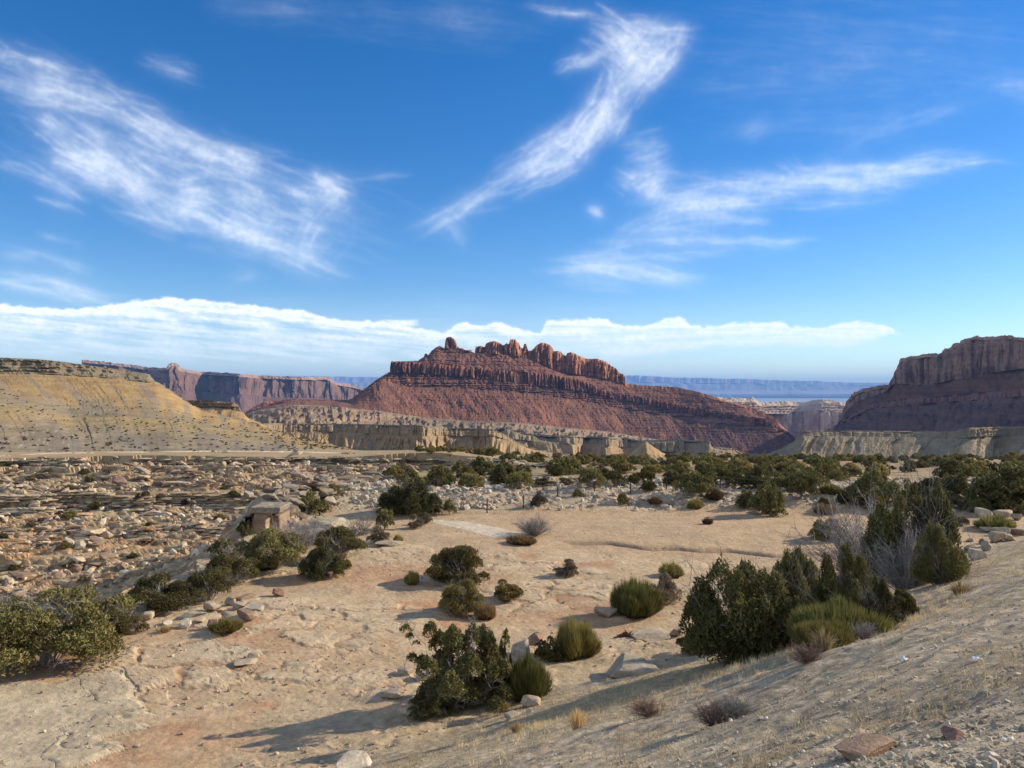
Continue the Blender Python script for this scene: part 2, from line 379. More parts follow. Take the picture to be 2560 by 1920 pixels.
# --- displacement towards the viewer, metres
def buttress(a, w, seed, a2=.35):
    def f(x, z, t, px):
        q = x / w + .35 * gn(x / (3 * w), z / (6 * w), seed + 3)
        c1, c2, cid = worley(q, z / (w * 6), seed)
        col = ss(0, .55, c2 - c1) * (.5 + .8 * cid)
        return a * (col - .5) + a * a2 * ridge(x / (w * .33), z / (w * 2.5), 3, seed + 1) * ss(0, .2, t + .05) + a * .12 * gn(x / (w * .5), z / (w * .16), seed + 4) + a * .5 * fbm(x / (w * 4), z / (w * 9), 2, seed + 6)
    return f
def gullies(a, w, seed, lean=.25, pw=1.0, big=1.0):
    def f(x, z, t, px):
        xx = x + lean * z + w * .5 * gn(x / (w * 2.5), z / (w * 2), seed + 2)
        r = 1 - np.abs(gn(xx / w, z / (w * 7), seed)) * 2.2
        r2 = 1 - np.abs(gn(xx / (w * .4), z / (w * 4), seed + 1)) * 2.2
        e = np.minimum(1, t * 4 + .1) * np.minimum(1, (1.08 - t) * 3)
        return e * (a * (r - .5) + a * .4 * (r2 - .5)) + a * big * fbm(x / (w * 5), z / (w * 6), 2, seed + 3) + a * .10 * fbm(x / (w * .15), z / (w * .15), 2, seed + 4)
    return f
def steps(a, h, w, seed):
    def f(x, z, t, px):
        q = z / h + .5 * fbm(x / w, z / (h * 5), 3, seed); k = np.floor(q); fr = q - k
        return a * (ss(0, .25, fr) * -1 + fr) * (.5 + hsh(k, 0 * k, seed)) + a * .8 * ridge(x / (w * .35), z / (h * 3), 3, seed + 2) + a * .9 * fbm(x / w, z / (h * 8), 3, seed + 3)
    return f
def add(*fs): return lambda x, z, t, px: sum(f(x, z, t, px) for f in fs)
def rubble(a, s, seed): return lambda x, z, t, px: a * fbm(x / s, z / s, 4, seed, .65)

# ---- far blue mountain line
mt_crest = [(0, 948), (400, 944), (741, 940), (810, 941), (937, 943), (1100, 946), (1300, 944), (1480, 938), (1565, 939), (1600, 939), (1640, 941), (1687, 944), (1774, 945), (1800, 947), (1850, 947), (1917, 950), (2034, 953), (2050, 952), (2060, 954), (2164, 957), (2229, 956), (2400, 958), (2700, 962), (3100, 964)]
relief("mountains", "long blue flat-topped mountain range on the far horizon", "mountains", -400, 3100, 4,
       [(mt_crest, [(0, 44000), (3000, 44000)]), ([(0, 957), (1600, 957), (2300, 966)], [(0, 43000), (3000, 43000)]), ([(0, 975), (3000, 976)], [(0, 41000), (3000, 41000)]), ([(0, 987), (3000, 985)], [(0, 37000), (3000, 37000)])],
       [(10, buttress(350, 500, 1), varied((.30, .23, .18), (.2, .15, .12), 1500, 300, 2)), (12, gullies(500, 900, 3), varied((.26, .22, .17), (.36, .3, .23), 1500, 500, 4)), (8, gullies(300, 900, 5), varied((.36, .31, .25), (.28, .23, .19), 3000, 800, 6))],
       4000, 100, M_mount, 1.2, 5)

# ---- far left mesa
fm = [(100, 940), (170, 930), (204, 915), (206, 899), (247, 903), (304, 909), (373, 918), (417, 920), (421, 910), (430, 906), (445, 909), (453, 921), (499, 929), (545, 931), (582, 933), (651, 938), (712, 941), (794, 943), (812, 941), (824, 945), (838, 955), (864, 959), (890, 964), (916, 972), (960, 985)]
fmD = [(100, 5200), (380, 5600), (400, 5000), (480, 5250), (500, 5600), (600, 5350), (640, 5650), (760, 5900), (900, 6600)]
fmb = [(100, 985), (300, 975), (390, 972), (434, 977), (499, 976), (547, 990), (607, 986), (673, 994), (760, 996), (868, 1000), (960, 1004)]
off = lambda pts, d: [(a, b + d) for a, b in pts]
relief("mesa", "distant purple-red mesa with a small dome on its rim, left of the butte", "mesa", 100, 960, 2,
       [(fm, fmD), (off(fm, 9), off(fmD, -20)), (fmb, off(fmD, -90)), ([(100, 1040), (960, 1040)], off(fmD, -420))],
       [(5, steps(14, 9, 80, 201), varied((.44, .30, .24), (.30, .17, .13), 90, 20, 202)),
        (34, add(buttress(60, 75, 203, .4), buttress(110, 330, 204, .1)), varied((.23, .13, .095), (.065, .042, .045), 45, 120, 205, .95)),
        (16, gullies(45, 70, 206), varied((.20, .11, .09), (.14, .075, .065), 60, 60, 207))],
       900, 60, M_far, 1.8, 210, tone=.68)

# ---- far right ridge and canyon mouth
rr = [(1740, 996), (1787, 993), (1847, 995), (1868, 996), (1884, 993), (1892, 1000), (1900, 1007), (1960, 1003), (2012, 1006), (2034, 1000), (2060, 998), (2080, 1001), (2099, 1005), (2125, 1012), (2180, 1016)]
rD = [(1740, 4300), (1900, 4400), (1990, 4500), (2025, 4420), (2040, 4250), (2110, 4150), (2180, 4100)]
relief("ridge", "pale-capped canyon ridge in the gap between butte and right mesa", "ridge", 1740, 2180, 1.6,
       [(rr, rD), (off(rr, 10), off(rD, -60)), ([(1740, 1030), (1950, 1036), (2000, 1030), (2040, 1028), (2180, 1034)], off(rD, -160)), ([(1740, 1060), (2060, 1085), (2180, 1085)], off(rD, -260)), ([(1740, 1110), (2180, 1110)], off(rD, -500))],
       [(8, add(rubble(30, 60, 221), steps(10, 8, 60, 220)), varied((.52, .41, .29), (.40, .24, .17), 60, 16, 222)),
        (14, steps(26, 14, 90, 223), both(strata([(.46, .35, .26), (.34, .19, .14), (.40, .28, .21)], 10, 120, 224), varied((.46, .33, .24), (.3, .15, .12), 50, 50, 225), .5)),
        (24, add(buttress(45, 60, 226), buttress(80, 220, 229, .1)), varied((.44, .29, .21), (.25, .12, .10), 40, 120, 227, .85)),
        (8, gullies(20, 50, 228), varied((.28, .14, .11), (.36, .2, .14), 50, 50, 229))],
       600, 60, M_far, 1.5, 230)

# ---- the butte with its rock fins
crest = [(560, 1050), (600, 1036), (642, 1014), (664, 1003), (738, 997), (800, 999), (868, 1000), (881, 996), (942, 949), (963, 935), (975, 930), (977, 903), (1020, 903), (1044, 902), (1060, 892), (1062, 884), (1068, 884), (1070, 887), (1081, 876), (1090, 868), (1099, 864), (1106, 868), (1111, 871), (1113, 844), (1119, 841), (1128, 841), (1134, 847), (1140, 853), (1144, 866), (1150, 870), (1158, 872), (1168, 876), (1178, 874), (1180, 880), (1187, 882), (1188.5, 865), (1200, 864), (1211, 866), (1215, 857), (1226, 853), (1239, 852), (1252, 858), (1257, 862), (1266, 859), (1272, 861), (1275, 849), (1288, 848), (1292, 854), (1298, 857), (1302, 868), (1308, 870), (1310, 859), (1316, 858), (1318, 868), (1321, 878), (1329, 876), (1341, 863), (1350, 858), (1357, 857), (1366, 858), (1376, 863), (1383, 872), (1385, 877), (1402, 878), (1412, 887), (1415, 889), (1419, 882), (1427, 881), (1436, 884), (1443, 888), (1467, 896), (1480, 896), (1492, 897), (1508, 902), (1520, 908), (1528, 914), (1534, 915), (1540, 920), (1548, 930), (1553, 933), (1558, 935), (1561, 941), (1562.5, 959), (1597, 963), (1634, 965), (1687, 967), (1748, 980), (1782, 990), (1817, 1003), (1860, 1012), (1910, 1030), (1939, 1046), (1960, 1070), (1990, 1095), (2030, 1110)]
finb = [(560, 1051), (1099, 866), (1104, 872), (1150, 872), (1187, 883), (1260, 888), (1300, 893), (1341, 903), (1382, 925), (1427, 936), (1492, 944), (1557, 960), (1575, 972), (1634, 976), (1748, 990), (1850, 1014), (2030, 1112)]
c2t = [(560, 1052), (642, 1016), (738, 999), (868, 1002), (881, 998), (942, 951), (963, 937), (976, 931), (977, 904), (1020, 905), (1060, 908), (1101, 912), (1207, 922), (1288, 930), (1378, 937), (1451, 950), (1516, 979), (1593, 992), (1687, 1010), (1761, 1025), (1826, 1034), (1904, 1045), (1939, 1054), (1990, 1098), (2030, 1113)]
c2b = [(560, 1053), (642, 1017), (738, 1000), (868, 1003), (881, 1000), (942, 953), (963, 940), (976, 933), (1044, 932), (1101, 939), (1207, 947), (1288, 958), (1370, 969), (1451, 978), (1565, 1003), (1687, 1026), (1761, 1042), (1826, 1049), (1904, 1062), (1939, 1068), (1990, 1102), (2030, 1114)]
c3b = [(560, 1054), (642, 1021), (738, 1004), (868, 1006), (881, 1006), (930, 960), (955, 950), (1020, 966), (1101, 964), (1207, 974), (1370, 988), (1492, 1009), (1614, 1030), (1700, 1046), (1826, 1066), (1939, 1082), (2030, 1116)]
con = [(560, 1056), (642, 1026), (738, 1012), (800, 1013), (880, 1021), (963, 1029), (1044, 1042), (1166, 1053), (1288, 1057), (1410, 1069), (1532, 1081), (1614, 1094), (1700, 1108), (1826, 1130), (1950, 1138), (2030, 1142)]
bot = [(560, 1095), (800, 1090), (1200, 1110), (1600, 1128), (1900, 1150), (2030, 1155)]
bD = [(560, 2250), (640, 2300), (880, 2400), (976, 2500), (1100, 2560), (1250, 2620), (1340, 2680), (1480, 2800), (1560, 2830), (1700, 2800), (1950, 2560), (2030, 2480)]
def red_slope(seed): return both(varied((.185, .086, .054), (.08, .038, .029), 34, 30, seed, .9), strata([(.215, .105, .068), (.095, .046, .035), (.16, .075, .048)], 7, 200, seed + 1), .3)
def streaked(base, dark, sx, seed, amt=.85):
    def f(x, z, t, px):
        n = fbm(x / sx, z / (sx * 7), 4, seed) + .25 * (t - .4)
        return mixc(cst(x, base), dark, ss(-.1, .4, n) * amt) * (1 + .15 * gn(x / (sx * .3), z / (sx * .5), seed + 5))[:, None]
    return f
def gated(f, a, b):          # only where the fins stand
    return lambda x, z, t, px: f(x, z, t, px) * ss(a - 6, a + 6, px) * ss(b + 6, b - 6, px)
def knobs(x, z, t, px):
    k = fbm(x / 60 + z / 30, z / 9, 4, 361, .6); k2 = 1 - np.abs(gn(x / 26, z / 10, 362)) * 2
    q = (k * 16 + k2 * 5) / 6; f = np.floor(q); e = ss(0, .12, t) * ss(1, .9, t)
    return gullies(10, 30, 316, .1, big=1.0)(x, z, t, px), e * (.75 * 6 * (f + ss(.55, .9, q - f)) + .25 * q * 6 - 2)
def talus_c(x, z, t, px):
    c = red_slope(315)(x, z, t, px)
    c = mixc(c, (.25, .115, .068), ss(.0, .4, fbm((x + .9 * z) / 55, z / 220, 3, 351)) * .85)
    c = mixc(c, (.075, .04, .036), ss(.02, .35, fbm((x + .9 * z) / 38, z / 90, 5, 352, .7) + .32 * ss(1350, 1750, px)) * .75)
    return mixc(c, (.32, .2, .14), (gn(x / 5, z / 5, 353) > .45) * .5)
relief("butte", "red sandstone butte crowned by a row of rock fins, centre", "butte", 560, 2030, 1.3,
       [(crest, bD), (finb, off(bD, -22)), (c2t, off(bD, -115)), (c2b, off(bD, -132)), (c3b, off(bD, -170)), (con, off(bD, -370)), (bot, off(bD, -760))],
       [(24, add(gated(add(buttress(22, 22, 301, .75), buttress(30, 70, 300, .1)), 1100, 1562), rubble(5, 20, 308)), streaked((.40, .185, .10), (.16, .07, .045), 9, 302, .85)),
        (18, add(steps(9, 6, 60, 303), rubble(8, 22, 309)), red_slope(304)),
        (18, buttress(17, 15, 305, .55), streaked((.23, .098, .058), (.05, .028, .027), 8, 306, .95)),
        (14, steps(12, 7, 40, 307), both(red_slope(310), strata([(.25, .13, .09), (.08, .045, .04), (.18, .09, .06)], 6, 90, 311), .6)),
        (44, add(gullies(5, 70, 312, .9, big=3.2), gullies(2.0, 17, 332, .9, big=.8), steps(5, 8, 80, 313), rubble(3.5, 6, 314), rubble(8, 30, 334)), talus_c),
        (60, knobs, both(varied((.27, .205, .13), (.165, .135, .10), 60, 12, 318, .9), strata([(.26, .20, .13), (.155, .125, .095), (.29, .22, .13), (.20, .14, .10)], 9, 150, 319, .9), .6))],
       170, 60, M_far, 1.3, 320, tone=np.array((.93, .85, .80)))

# ---- right mesa, its face turned away from the sun
rm = [(2040, 1082), (2077, 1071), (2095, 1058), (2106, 1027), (2114, 1006), (2134, 982), (2150, 974), (2177, 967), (2205, 963), (2225, 960), (2232, 940), (2236, 932), (2243, 922), (2247, 910), (2253, 895), (2280, 890), (2300, 888), (2312, 885), (2340, 883), (2358, 879), (2362, 872), (2378, 868), (2383, 860), (2400, 856), (2404, 850), (2425, 845), (2430, 841), (2470, 842), (2511, 838), (2540, 841), (2560, 845), (2650, 848), (2800, 860), (3000, 880)]
rmb = [(2040, 1084), (2095, 1066), (2106, 1045), (2114, 1032), (2134, 1010), (2177, 992), (2225, 978), (2236, 960), (2300, 964), (2360, 958), (2425, 943), (2511, 930), (2560, 923), (2700, 905), (3000, 900)]
rmD = [(2040, 2500), (2110, 2350), (2230, 2150), (2400, 1900), (2560, 1700), (3000, 1300)]
rmc = off(rmb, 6)
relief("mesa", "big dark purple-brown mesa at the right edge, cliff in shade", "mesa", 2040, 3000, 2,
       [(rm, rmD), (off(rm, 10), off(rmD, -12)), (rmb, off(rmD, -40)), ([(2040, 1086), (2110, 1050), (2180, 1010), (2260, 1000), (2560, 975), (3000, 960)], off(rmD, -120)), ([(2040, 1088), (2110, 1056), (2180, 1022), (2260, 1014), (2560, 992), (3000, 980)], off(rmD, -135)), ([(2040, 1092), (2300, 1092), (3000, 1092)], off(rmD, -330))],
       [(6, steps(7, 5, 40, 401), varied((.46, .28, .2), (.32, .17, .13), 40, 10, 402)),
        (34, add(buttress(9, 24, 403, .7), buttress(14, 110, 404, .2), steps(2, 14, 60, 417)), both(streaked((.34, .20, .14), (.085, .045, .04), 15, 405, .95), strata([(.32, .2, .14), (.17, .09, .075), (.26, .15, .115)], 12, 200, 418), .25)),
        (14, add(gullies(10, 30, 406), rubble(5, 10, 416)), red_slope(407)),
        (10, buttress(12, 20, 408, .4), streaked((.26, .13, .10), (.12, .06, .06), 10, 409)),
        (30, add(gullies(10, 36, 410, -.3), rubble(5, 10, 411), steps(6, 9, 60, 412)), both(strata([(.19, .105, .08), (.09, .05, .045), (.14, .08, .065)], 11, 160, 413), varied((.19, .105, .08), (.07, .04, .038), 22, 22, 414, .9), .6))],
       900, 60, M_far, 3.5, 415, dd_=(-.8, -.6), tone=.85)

def warm(f, g, w): return lambda x, z, t, px: both(f, g, w)(x, z, t, px) * [1.08, .95, .80]
# ---- pale badland benches
def yel(seed): return warm(varied((.36, .265, .14), (.24, .195, .13), 30, 14, seed, .8), strata([(.35, .26, .145), (.23, .185, .13), (.31, .22, .115)], 6, 150, seed + 1, .8), .4)
gry = lambda seed: warm(varied((.25, .205, .135), (.165, .138, .10), 24, 16, seed, .8), strata([(.235, .19, .13), (.17, .142, .105)], 5, 120, seed + 1), .3)
b2 = [(1180, 1100), (1220, 1078), (1260, 1067), (1309, 1083), (1380, 1088), (1459, 1089), (1524, 1093), (1560, 1093), (1600, 1101), (1687, 1099), (1770, 1101), (1774, 1103), (1778, 1116), (1834, 1121), (1860, 1134), (1890, 1147), (1930, 1152)]
b2D = [(1180, 1500), (1440, 1420), (1462, 1500), (1530, 1400), (1545, 1520), (1774, 1380), (1850, 1400), (1930, 1420)]
relief("badlands", "grey-tan badland bench below the butte's right foot", "badlands", 1180, 1930, 1.8,
       [(b2, b2D), (off(b2, 5), off(b2D, -5)), ([(1180, 1112), (1260, 1096), (1400, 1108), (1500, 1112), (1600, 1124), (1770, 1135), (1800, 1128), (1930, 1153)], off(b2D, -30)), ([(1180, 1160), (1930, 1160)], off(b2D, -100))],
       [(5, steps(4, 5, 30, 501), varied((.20, .165, .115), (.27, .21, .135), 30, 8, 502)),
        (18, add(buttress(9, 14, 503, .5), buttress(22, 80, 504, .1)), gry(505)),
        (26, add(gullies(12, 24, 506, .2), rubble(2, 6, 507)), both(gry(508), yel(509), .4))],
       300, 60, M_far, .5, 510)
cone = [(1545, 1150), (1575, 1133), (1595, 1118), (1608, 1107), (1612, 1103), (1617, 1103), (1621, 1108), (1635, 1118), (1655, 1131), (1690, 1146), (1710, 1152)]
cD = [(1545, 1250), (1614, 1215), (1710, 1250)]
relief("badland_cone", "small pale badland cone at the foot of the grey bench", "badlands", 1545, 1710, 1.8, [(cone, cD), ([(1545, 1162), (1710, 1162)], off(cD, -60))],
       [(26, gullies(7, 16, 521, 0, big=.3), yel(522))], 70, 50, M_far, .4, 523)
b1 = [(600, 1062), (683, 1058), (764, 1059), (851, 1059), (929, 1061), (1039, 1062), (1054, 1065), (1120, 1068), (1219, 1072), (1240, 1076), (1262, 1086), (1288, 1101), (1321, 1118), (1390, 1130), (1447, 1140), (1500, 1150)]
b1b = [(600, 1078), (764, 1080), (851, 1080), (950, 1086), (1010, 1088), (1057, 1092), (1114, 1087), (1132, 1091), (1207, 1093), (1233, 1089), (1288, 1106), (1321, 1120), (1447, 1141), (1500, 1151)]
b1D = [(600, 1000), (700, 1120), (840, 1130), (1000, 1090), (1050, 1010), (1062, 1010), (1110, 1060), (1195, 1060), (1220, 1010), (1300, 1020), (1500, 1040)]
relief("badlands", "long yellow badland bench with fluted slopes below the butte", "badlands", 600, 1500, 1.4,
       [(b1, b1D), (off(b1, 4), off(b1D, -3)), (b1b, off(b1D, -12)), ([(600, 1160), (1500, 1162)], off(b1D, -88))],
       [(4, steps(3, 3, 20, 531), varied((.19, .155, .11), (.26, .205, .13), 20, 5, 532)),
        (16, add(buttress(5, 8, 533, .4), steps(1.5, 4, 30, 534)), both(yel(535), strata([(.30, .22, .12), (.19, .155, .11)], 4, 100, 536), .4)),
        (44, add(gullies(11, 30, 537, .3, big=.7), gullies(6.5, 12, 538, -.2, big=.2), gullies(2.2, 5, 548, .05, big=0)), both(yel(539), gry(540), .35))],
       420, 60, M_far, .5, 541)
b3 = [(1845, 1160), (1860, 1152), (1904, 1140), (1947, 1123), (1982, 1105), (1999, 1088), (2012, 1077), (2164, 1077), (2381, 1079), (2425, 1069), (2560, 1066), (2750, 1064), (3000, 1062)]
b3b = [(1845, 1161), (1904, 1141), (1982, 1107), (2004, 1090), (2100, 1091), (2251, 1093), (2400, 1096), (2468, 1092), (2560, 1092), (3000, 1092)]
b3D = [(1845, 960), (2012, 980), (2300, 960), (2430, 900), (2500, 960), (2560, 900), (3000, 800)]
relief("badlands", "olive-tan flat-topped badland bench under the right mesa", "badlands", 1845, 3000, 1.6,
       [(b3, b3D), (off(b3, 4), off(b3D, -3)), (b3b, off(b3D, -10)), ([(1845, 1165), (2164, 1165), (3000, 1165)], off(b3D, -85))],
       [(4, steps(3, 3, 20, 551), gry(552)), (12, add(buttress(4, 9, 553, .4), steps(2, 4, 30, 554)), both(gry(555), lambda x, z, t, px: cst(x, (.20, .17, .115)), .5)),
        (40, add(gullies(10, 30, 557, -.6, big=.6), gullies(5, 11, 567, -.5, big=.2), rubble(.8, 4, 558)), both(gry(559), varied((.27, .225, .14), (.175, .16, .105), 26, 20, 560), .5))],
       500, 60, M_far, .3, 561)

# ---- left yellow hill
nb = [(440, 1003), (469, 1001), (521, 1001), (586, 1007), (597, 1015), (603, 1027), (625, 1048), (651, 1057), (700, 1080), (740, 1100)]
nD = [(440, 800), (600, 780), (740, 760)]
relief("hill", "small flat-topped yellow knoll behind the left hill's shoulder", "hill", 440, 740, 2.2, [(nb, nD), ([(440, 1020), (560, 1022), (603, 1030), (740, 1102)], off(nD, -6)), ([(440, 1110), (740, 1120)], off(nD, -110))],
       [(10, steps(4, 3, 15, 601), gry(602)), (26, gullies(7, 14, 603, 0), yel(604))], 160, 50, M_hill, .5, 605)
hc = [(-400, 880), (0, 894), (78, 897), (140, 902), (206, 911), (304, 925), (373, 935), (385, 946), (399, 957), (425, 975), (460, 1002), (499, 1024), (577, 1043), (607, 1048), (651, 1063), (694, 1079), (738, 1096), (825, 1109), (870, 1122), (883, 1127), (900, 1134), (930, 1142)]
hl = [(-400, 925), (0, 935), (108, 935), (260, 944), (390, 958), (425, 977), (499, 1026), (577, 1045), (930, 1144)]
hy = [(-400, 1000), (0, 1010), (80, 1022), (174, 1045), (304, 1042), (434, 1050), (560, 1075), (651, 1090), (738, 1104), (930, 1145)]
hb = [(-400, 1140), (0, 1136), (300, 1133), (600, 1132), (930, 1146)]
hD = [(-400, 560), (0, 560), (400, 560), (600, 480), (740, 380), (930, 300)]
def apron(x, z, t, px):
    c = mixc(cst(x, (.28, .215, .13)), (.215, .17, .112), ss(-.2, .35, fbm(x / 25, z / 10, 4, 621)))
    c = mixc(c, (.23, .195, .155), ss(.0, .4, fbm((x + 2 * z) / 14, z / 25, 4, 628)) * .6)
    c = mixc(c, (.40, .35, .27), (gn(x / 1.1, z / .7, 629) > .5) * .6 * ss(.2, -.2, (px - 250) / 400))
    return mixc(c, (.33, .235, .105), ss(.55, 0, t + .3 * fbm((x + 1.9 * z) / 20, z / 60, 3, 622))) * (1 + .12 * gn(x / 2, z / 1, 623))[:, None]
def yhill(x, z, t, px):
    c = mixc(cst(x, (.385, .25, .10)), (.32, .20, .085), ss(-.2, .5, fbm(x / 18, z / 5, 4, 624)))
    c = mixc(c, (.25, .20, .14), ss(.05, .3, fbm((x + 1.1 * z) / 11, z / 40, 3, 627) - .1) * .75)
    c = mixc(c, (.24, .16, .075), ss(.2, .6, gn(z / 1.6, x / 60, 625)) * ss(.5, 0, t) * .6)
    return mixc(c, (.265, .205, .125), ss(.45, .95, t + .45 * fbm((x + z) / 16, z / 50, 3, 631)))
def wide(a, w, seed): return add(gullies(a, w, seed, 1.0, big=.4), gullies(a * .3, w * .3, seed + 7, 1.0, big=.2))
relief("hill", "yellow-ochre hill with a ledgy brown top on the left", "hill", -400, 930, 2.2,
       [(hc, hD), (hl, off(hD, -24)), (hy, [(-400, 370), (0, 370), (300, 375), (450, 370), (600, 350), (740, 320), (930, 285)]), (hb, [(-400, 222), (0, 232), (400, 240), (600, 245), (740, 262), (930, 278)])],
       [(22, add(steps(4.5, 2.6, 25, 611), rubble(1.5, 5, 612)), both(varied((.235, .185, .11), (.155, .125, .075), 20, 3, 613, .9), strata([(.25, .19, .11), (.135, .10, .06), (.21, .165, .10)], 1.6, 60, 614), .5)),
        (44, add(wide(1.8, 15, 615), rubble(1.1, 2.2, 616)), yhill),
        (60, add(gullies(3.4, 24, 617, 1.6, big=1.0), gullies(1.2, 8, 630, 1.6, big=.3), rubble(1.0, 4, 618)), apron)],
       260, 30, M_hill, .6, 619)

# ---- near headland outcrop on the canyon edge
oc = [(618, 1300), (631, 1277), (640, 1268), (652, 1263), (663, 1252), (690, 1227), (712, 1213), (733, 1203), (763, 1184), (798, 1187), (852, 1191), (900, 1184), (934, 1180), (988, 1182), (1010, 1200)]
ob = [(618, 1345), (631, 1341), (690, 1336), (744, 1312), (771, 1312), (852, 1285), (947, 1268), (1010, 1262)]
ol = [(618, 1302), (631, 1281), (652, 1284), (690, 1282), (744, 1268), (852, 1245), (947, 1235), (1010, 1235)]
oD = [(618, 64), (631, 66), (663, 69), (690, 72), (733, 77), (763, 80), (852, 88), (934, 96), (1010, 98)]
oDl = [(618, 63), (690, 67), (744, 71.5), (852, 82), (947, 90), (1010, 92)]
oDb = [(618, 62), (690, 65.5), (744, 69), (852, 78), (947, 86), (1010, 88)]
def crag_c(seed): return both(varied((.25, .20, .145), (.13, .10, .075), 3, .8, seed, .8), strata([(.25, .20, .145), (.14, .105, .075), (.22, .165, .115)], .5, 12, seed + 1), .5)
def crag_steps(x, z, t, px):
    return steps(1.3, .85, 5, 631)(x, z, t, px) + .9 * (worley(x / 2.2, z / 1.1, 632)[2] - .5) + .4 * fbm(x / .8, z / .5, 3, 633)
def crag_z(x, y, z):
    w = z + .7 * fbm(x / 6, y / 6, 3, 641) + .16 * fbm(x / 1.2, y / 1.2, 3, 642) + .22 * (worley(x / 2.6 + .3 * gn(x, y, 1), y / 2.2, 643)[2] - .5)
    q = w / 1.05; k = np.floor(q); q2 = w / .42; k2 = np.floor(q2)
    return .55 * 1.05 * (k + ss(.5, .8, q - k)) + .35 * .42 * (k2 + ss(.5, .9, q2 - k2)) + .1 * w
rock = relief("rock_outcrop", "layered shaded sandstone outcrop with a square overhanging block on the canyon edge", "outcrop", 618, 1010, 1.3,
       [(oc, oD), (ol, oDl), (ob, oDb)],
       [(60, crag_steps, crag_c(634)), (30, lambda x, z, t, px: -1.1 * ss(0, .15, t) * ss(668, 664, px) * 1.0 + np.where(px > 666, .7 * crag_steps(x, z, t, px), .12 * fbm(x, z / .4, 3, 635)), both(crag_c(636), varied((.42, .29, .19), (.33, .22, .15), 2, 2, 637), .5))],
       5, 3, M_crag, 1.2, 638, kind='thing', zd=crag_z)

from mathutils.bvhtree import BVHTree
ROCK_BVH = BVHTree.FromPolygons([v.co.copy() for v in rock.data.vertices], [tuple(f.vertices) for f in rock.data.polygons])

# ------------------------------------------------------------------ mesh accumulator for plants, stones and posts
class MB:
    def __init__(s): s.v, s.q, s.t, s.c, s.n = [], [], [], [], 0
    def add(s, v, q=None, t=None, c=(.5, .5, .5)):
        v = np.asarray(v, float).reshape(-1, 3); c = np.asarray(c, float)
        if c.ndim == 1: c = np.tile(c, (len(v), 1))
        if q is not None and len(q): s.q.append(np.asarray(q) + s.n)
        if t is not None and len(t): s.t.append(np.asarray(t) + s.n)
        s.v.append(v); s.c.append(c); s.n += len(v)
    def build(s, name, mats, parent=None, smooth=False, midx=None, link=True):
        cat = lambda l, k: np.concatenate(l) if l else np.zeros((0, k), int)
        return make_obj(name, np.concatenate(s.v), cat(s.q, 4), cat(s.t, 3), np.concatenate(s.c), mats, midx, parent, smooth, link)
    def tube(s, pts, radii, c, n=5):
        pts = np.asarray(pts, float); k = len(pts)
        d = np.gradient(pts, axis=0); d /= np.linalg.norm(d, axis=1, keepdims=True) + 1e-9
        ref = np.where(np.abs(d[:, 2:3]) > .9, [[1., 0, 0]], [[0, 0, 1.]])
        a = np.cross(d, ref); a /= np.linalg.norm(a, axis=1, keepdims=True) + 1e-9; b = np.cross(d, a)
        th = np.arange(n) * 2 * np.pi / n
        v = pts[:, None] + np.asarray(radii)[:, None, None] * (np.cos(th)[None, :, None] * a[:, None] + np.sin(th)[None, :, None] * b[:, None])
        i = np.arange(k - 1)[:, None] * n + np.arange(n)[None]; j = np.arange(k - 1)[:, None] * n + (np.arange(n)[None] + 1) % n
        s.add(v.reshape(-1, 3), np.stack([i, j, j + n, i + n], -1).reshape(-1, 4), None, c)
def unit(v): return v / (np.linalg.norm(v, axis=-1, keepdims=True) + 1e-9)
def quads_at(mb, P, A, S, ln, wd, col):
    """small leaf faces: centre P, long axis A, side axis S"""
    n = len(P); A = unit(A); S = unit(np.cross(A, S)); l = ln[:, None] * A * .5; w = wd[:, None] * S * .5
    v = np.stack([P - l - w * .7, P - l + w * .7, P + l + w * .5, P + l - w * .5], 1).reshape(-1, 3)
    mb.add(v, np.arange(n * 4).reshape(n, 4), None, np.repeat(col, 4, 0))
GREEN = np.array((.116, .113, .038)); OLIVE = np.array((.155, .14, .05)); BARK = (.16, .12, .09); GREYW = (.27, .24, .215)

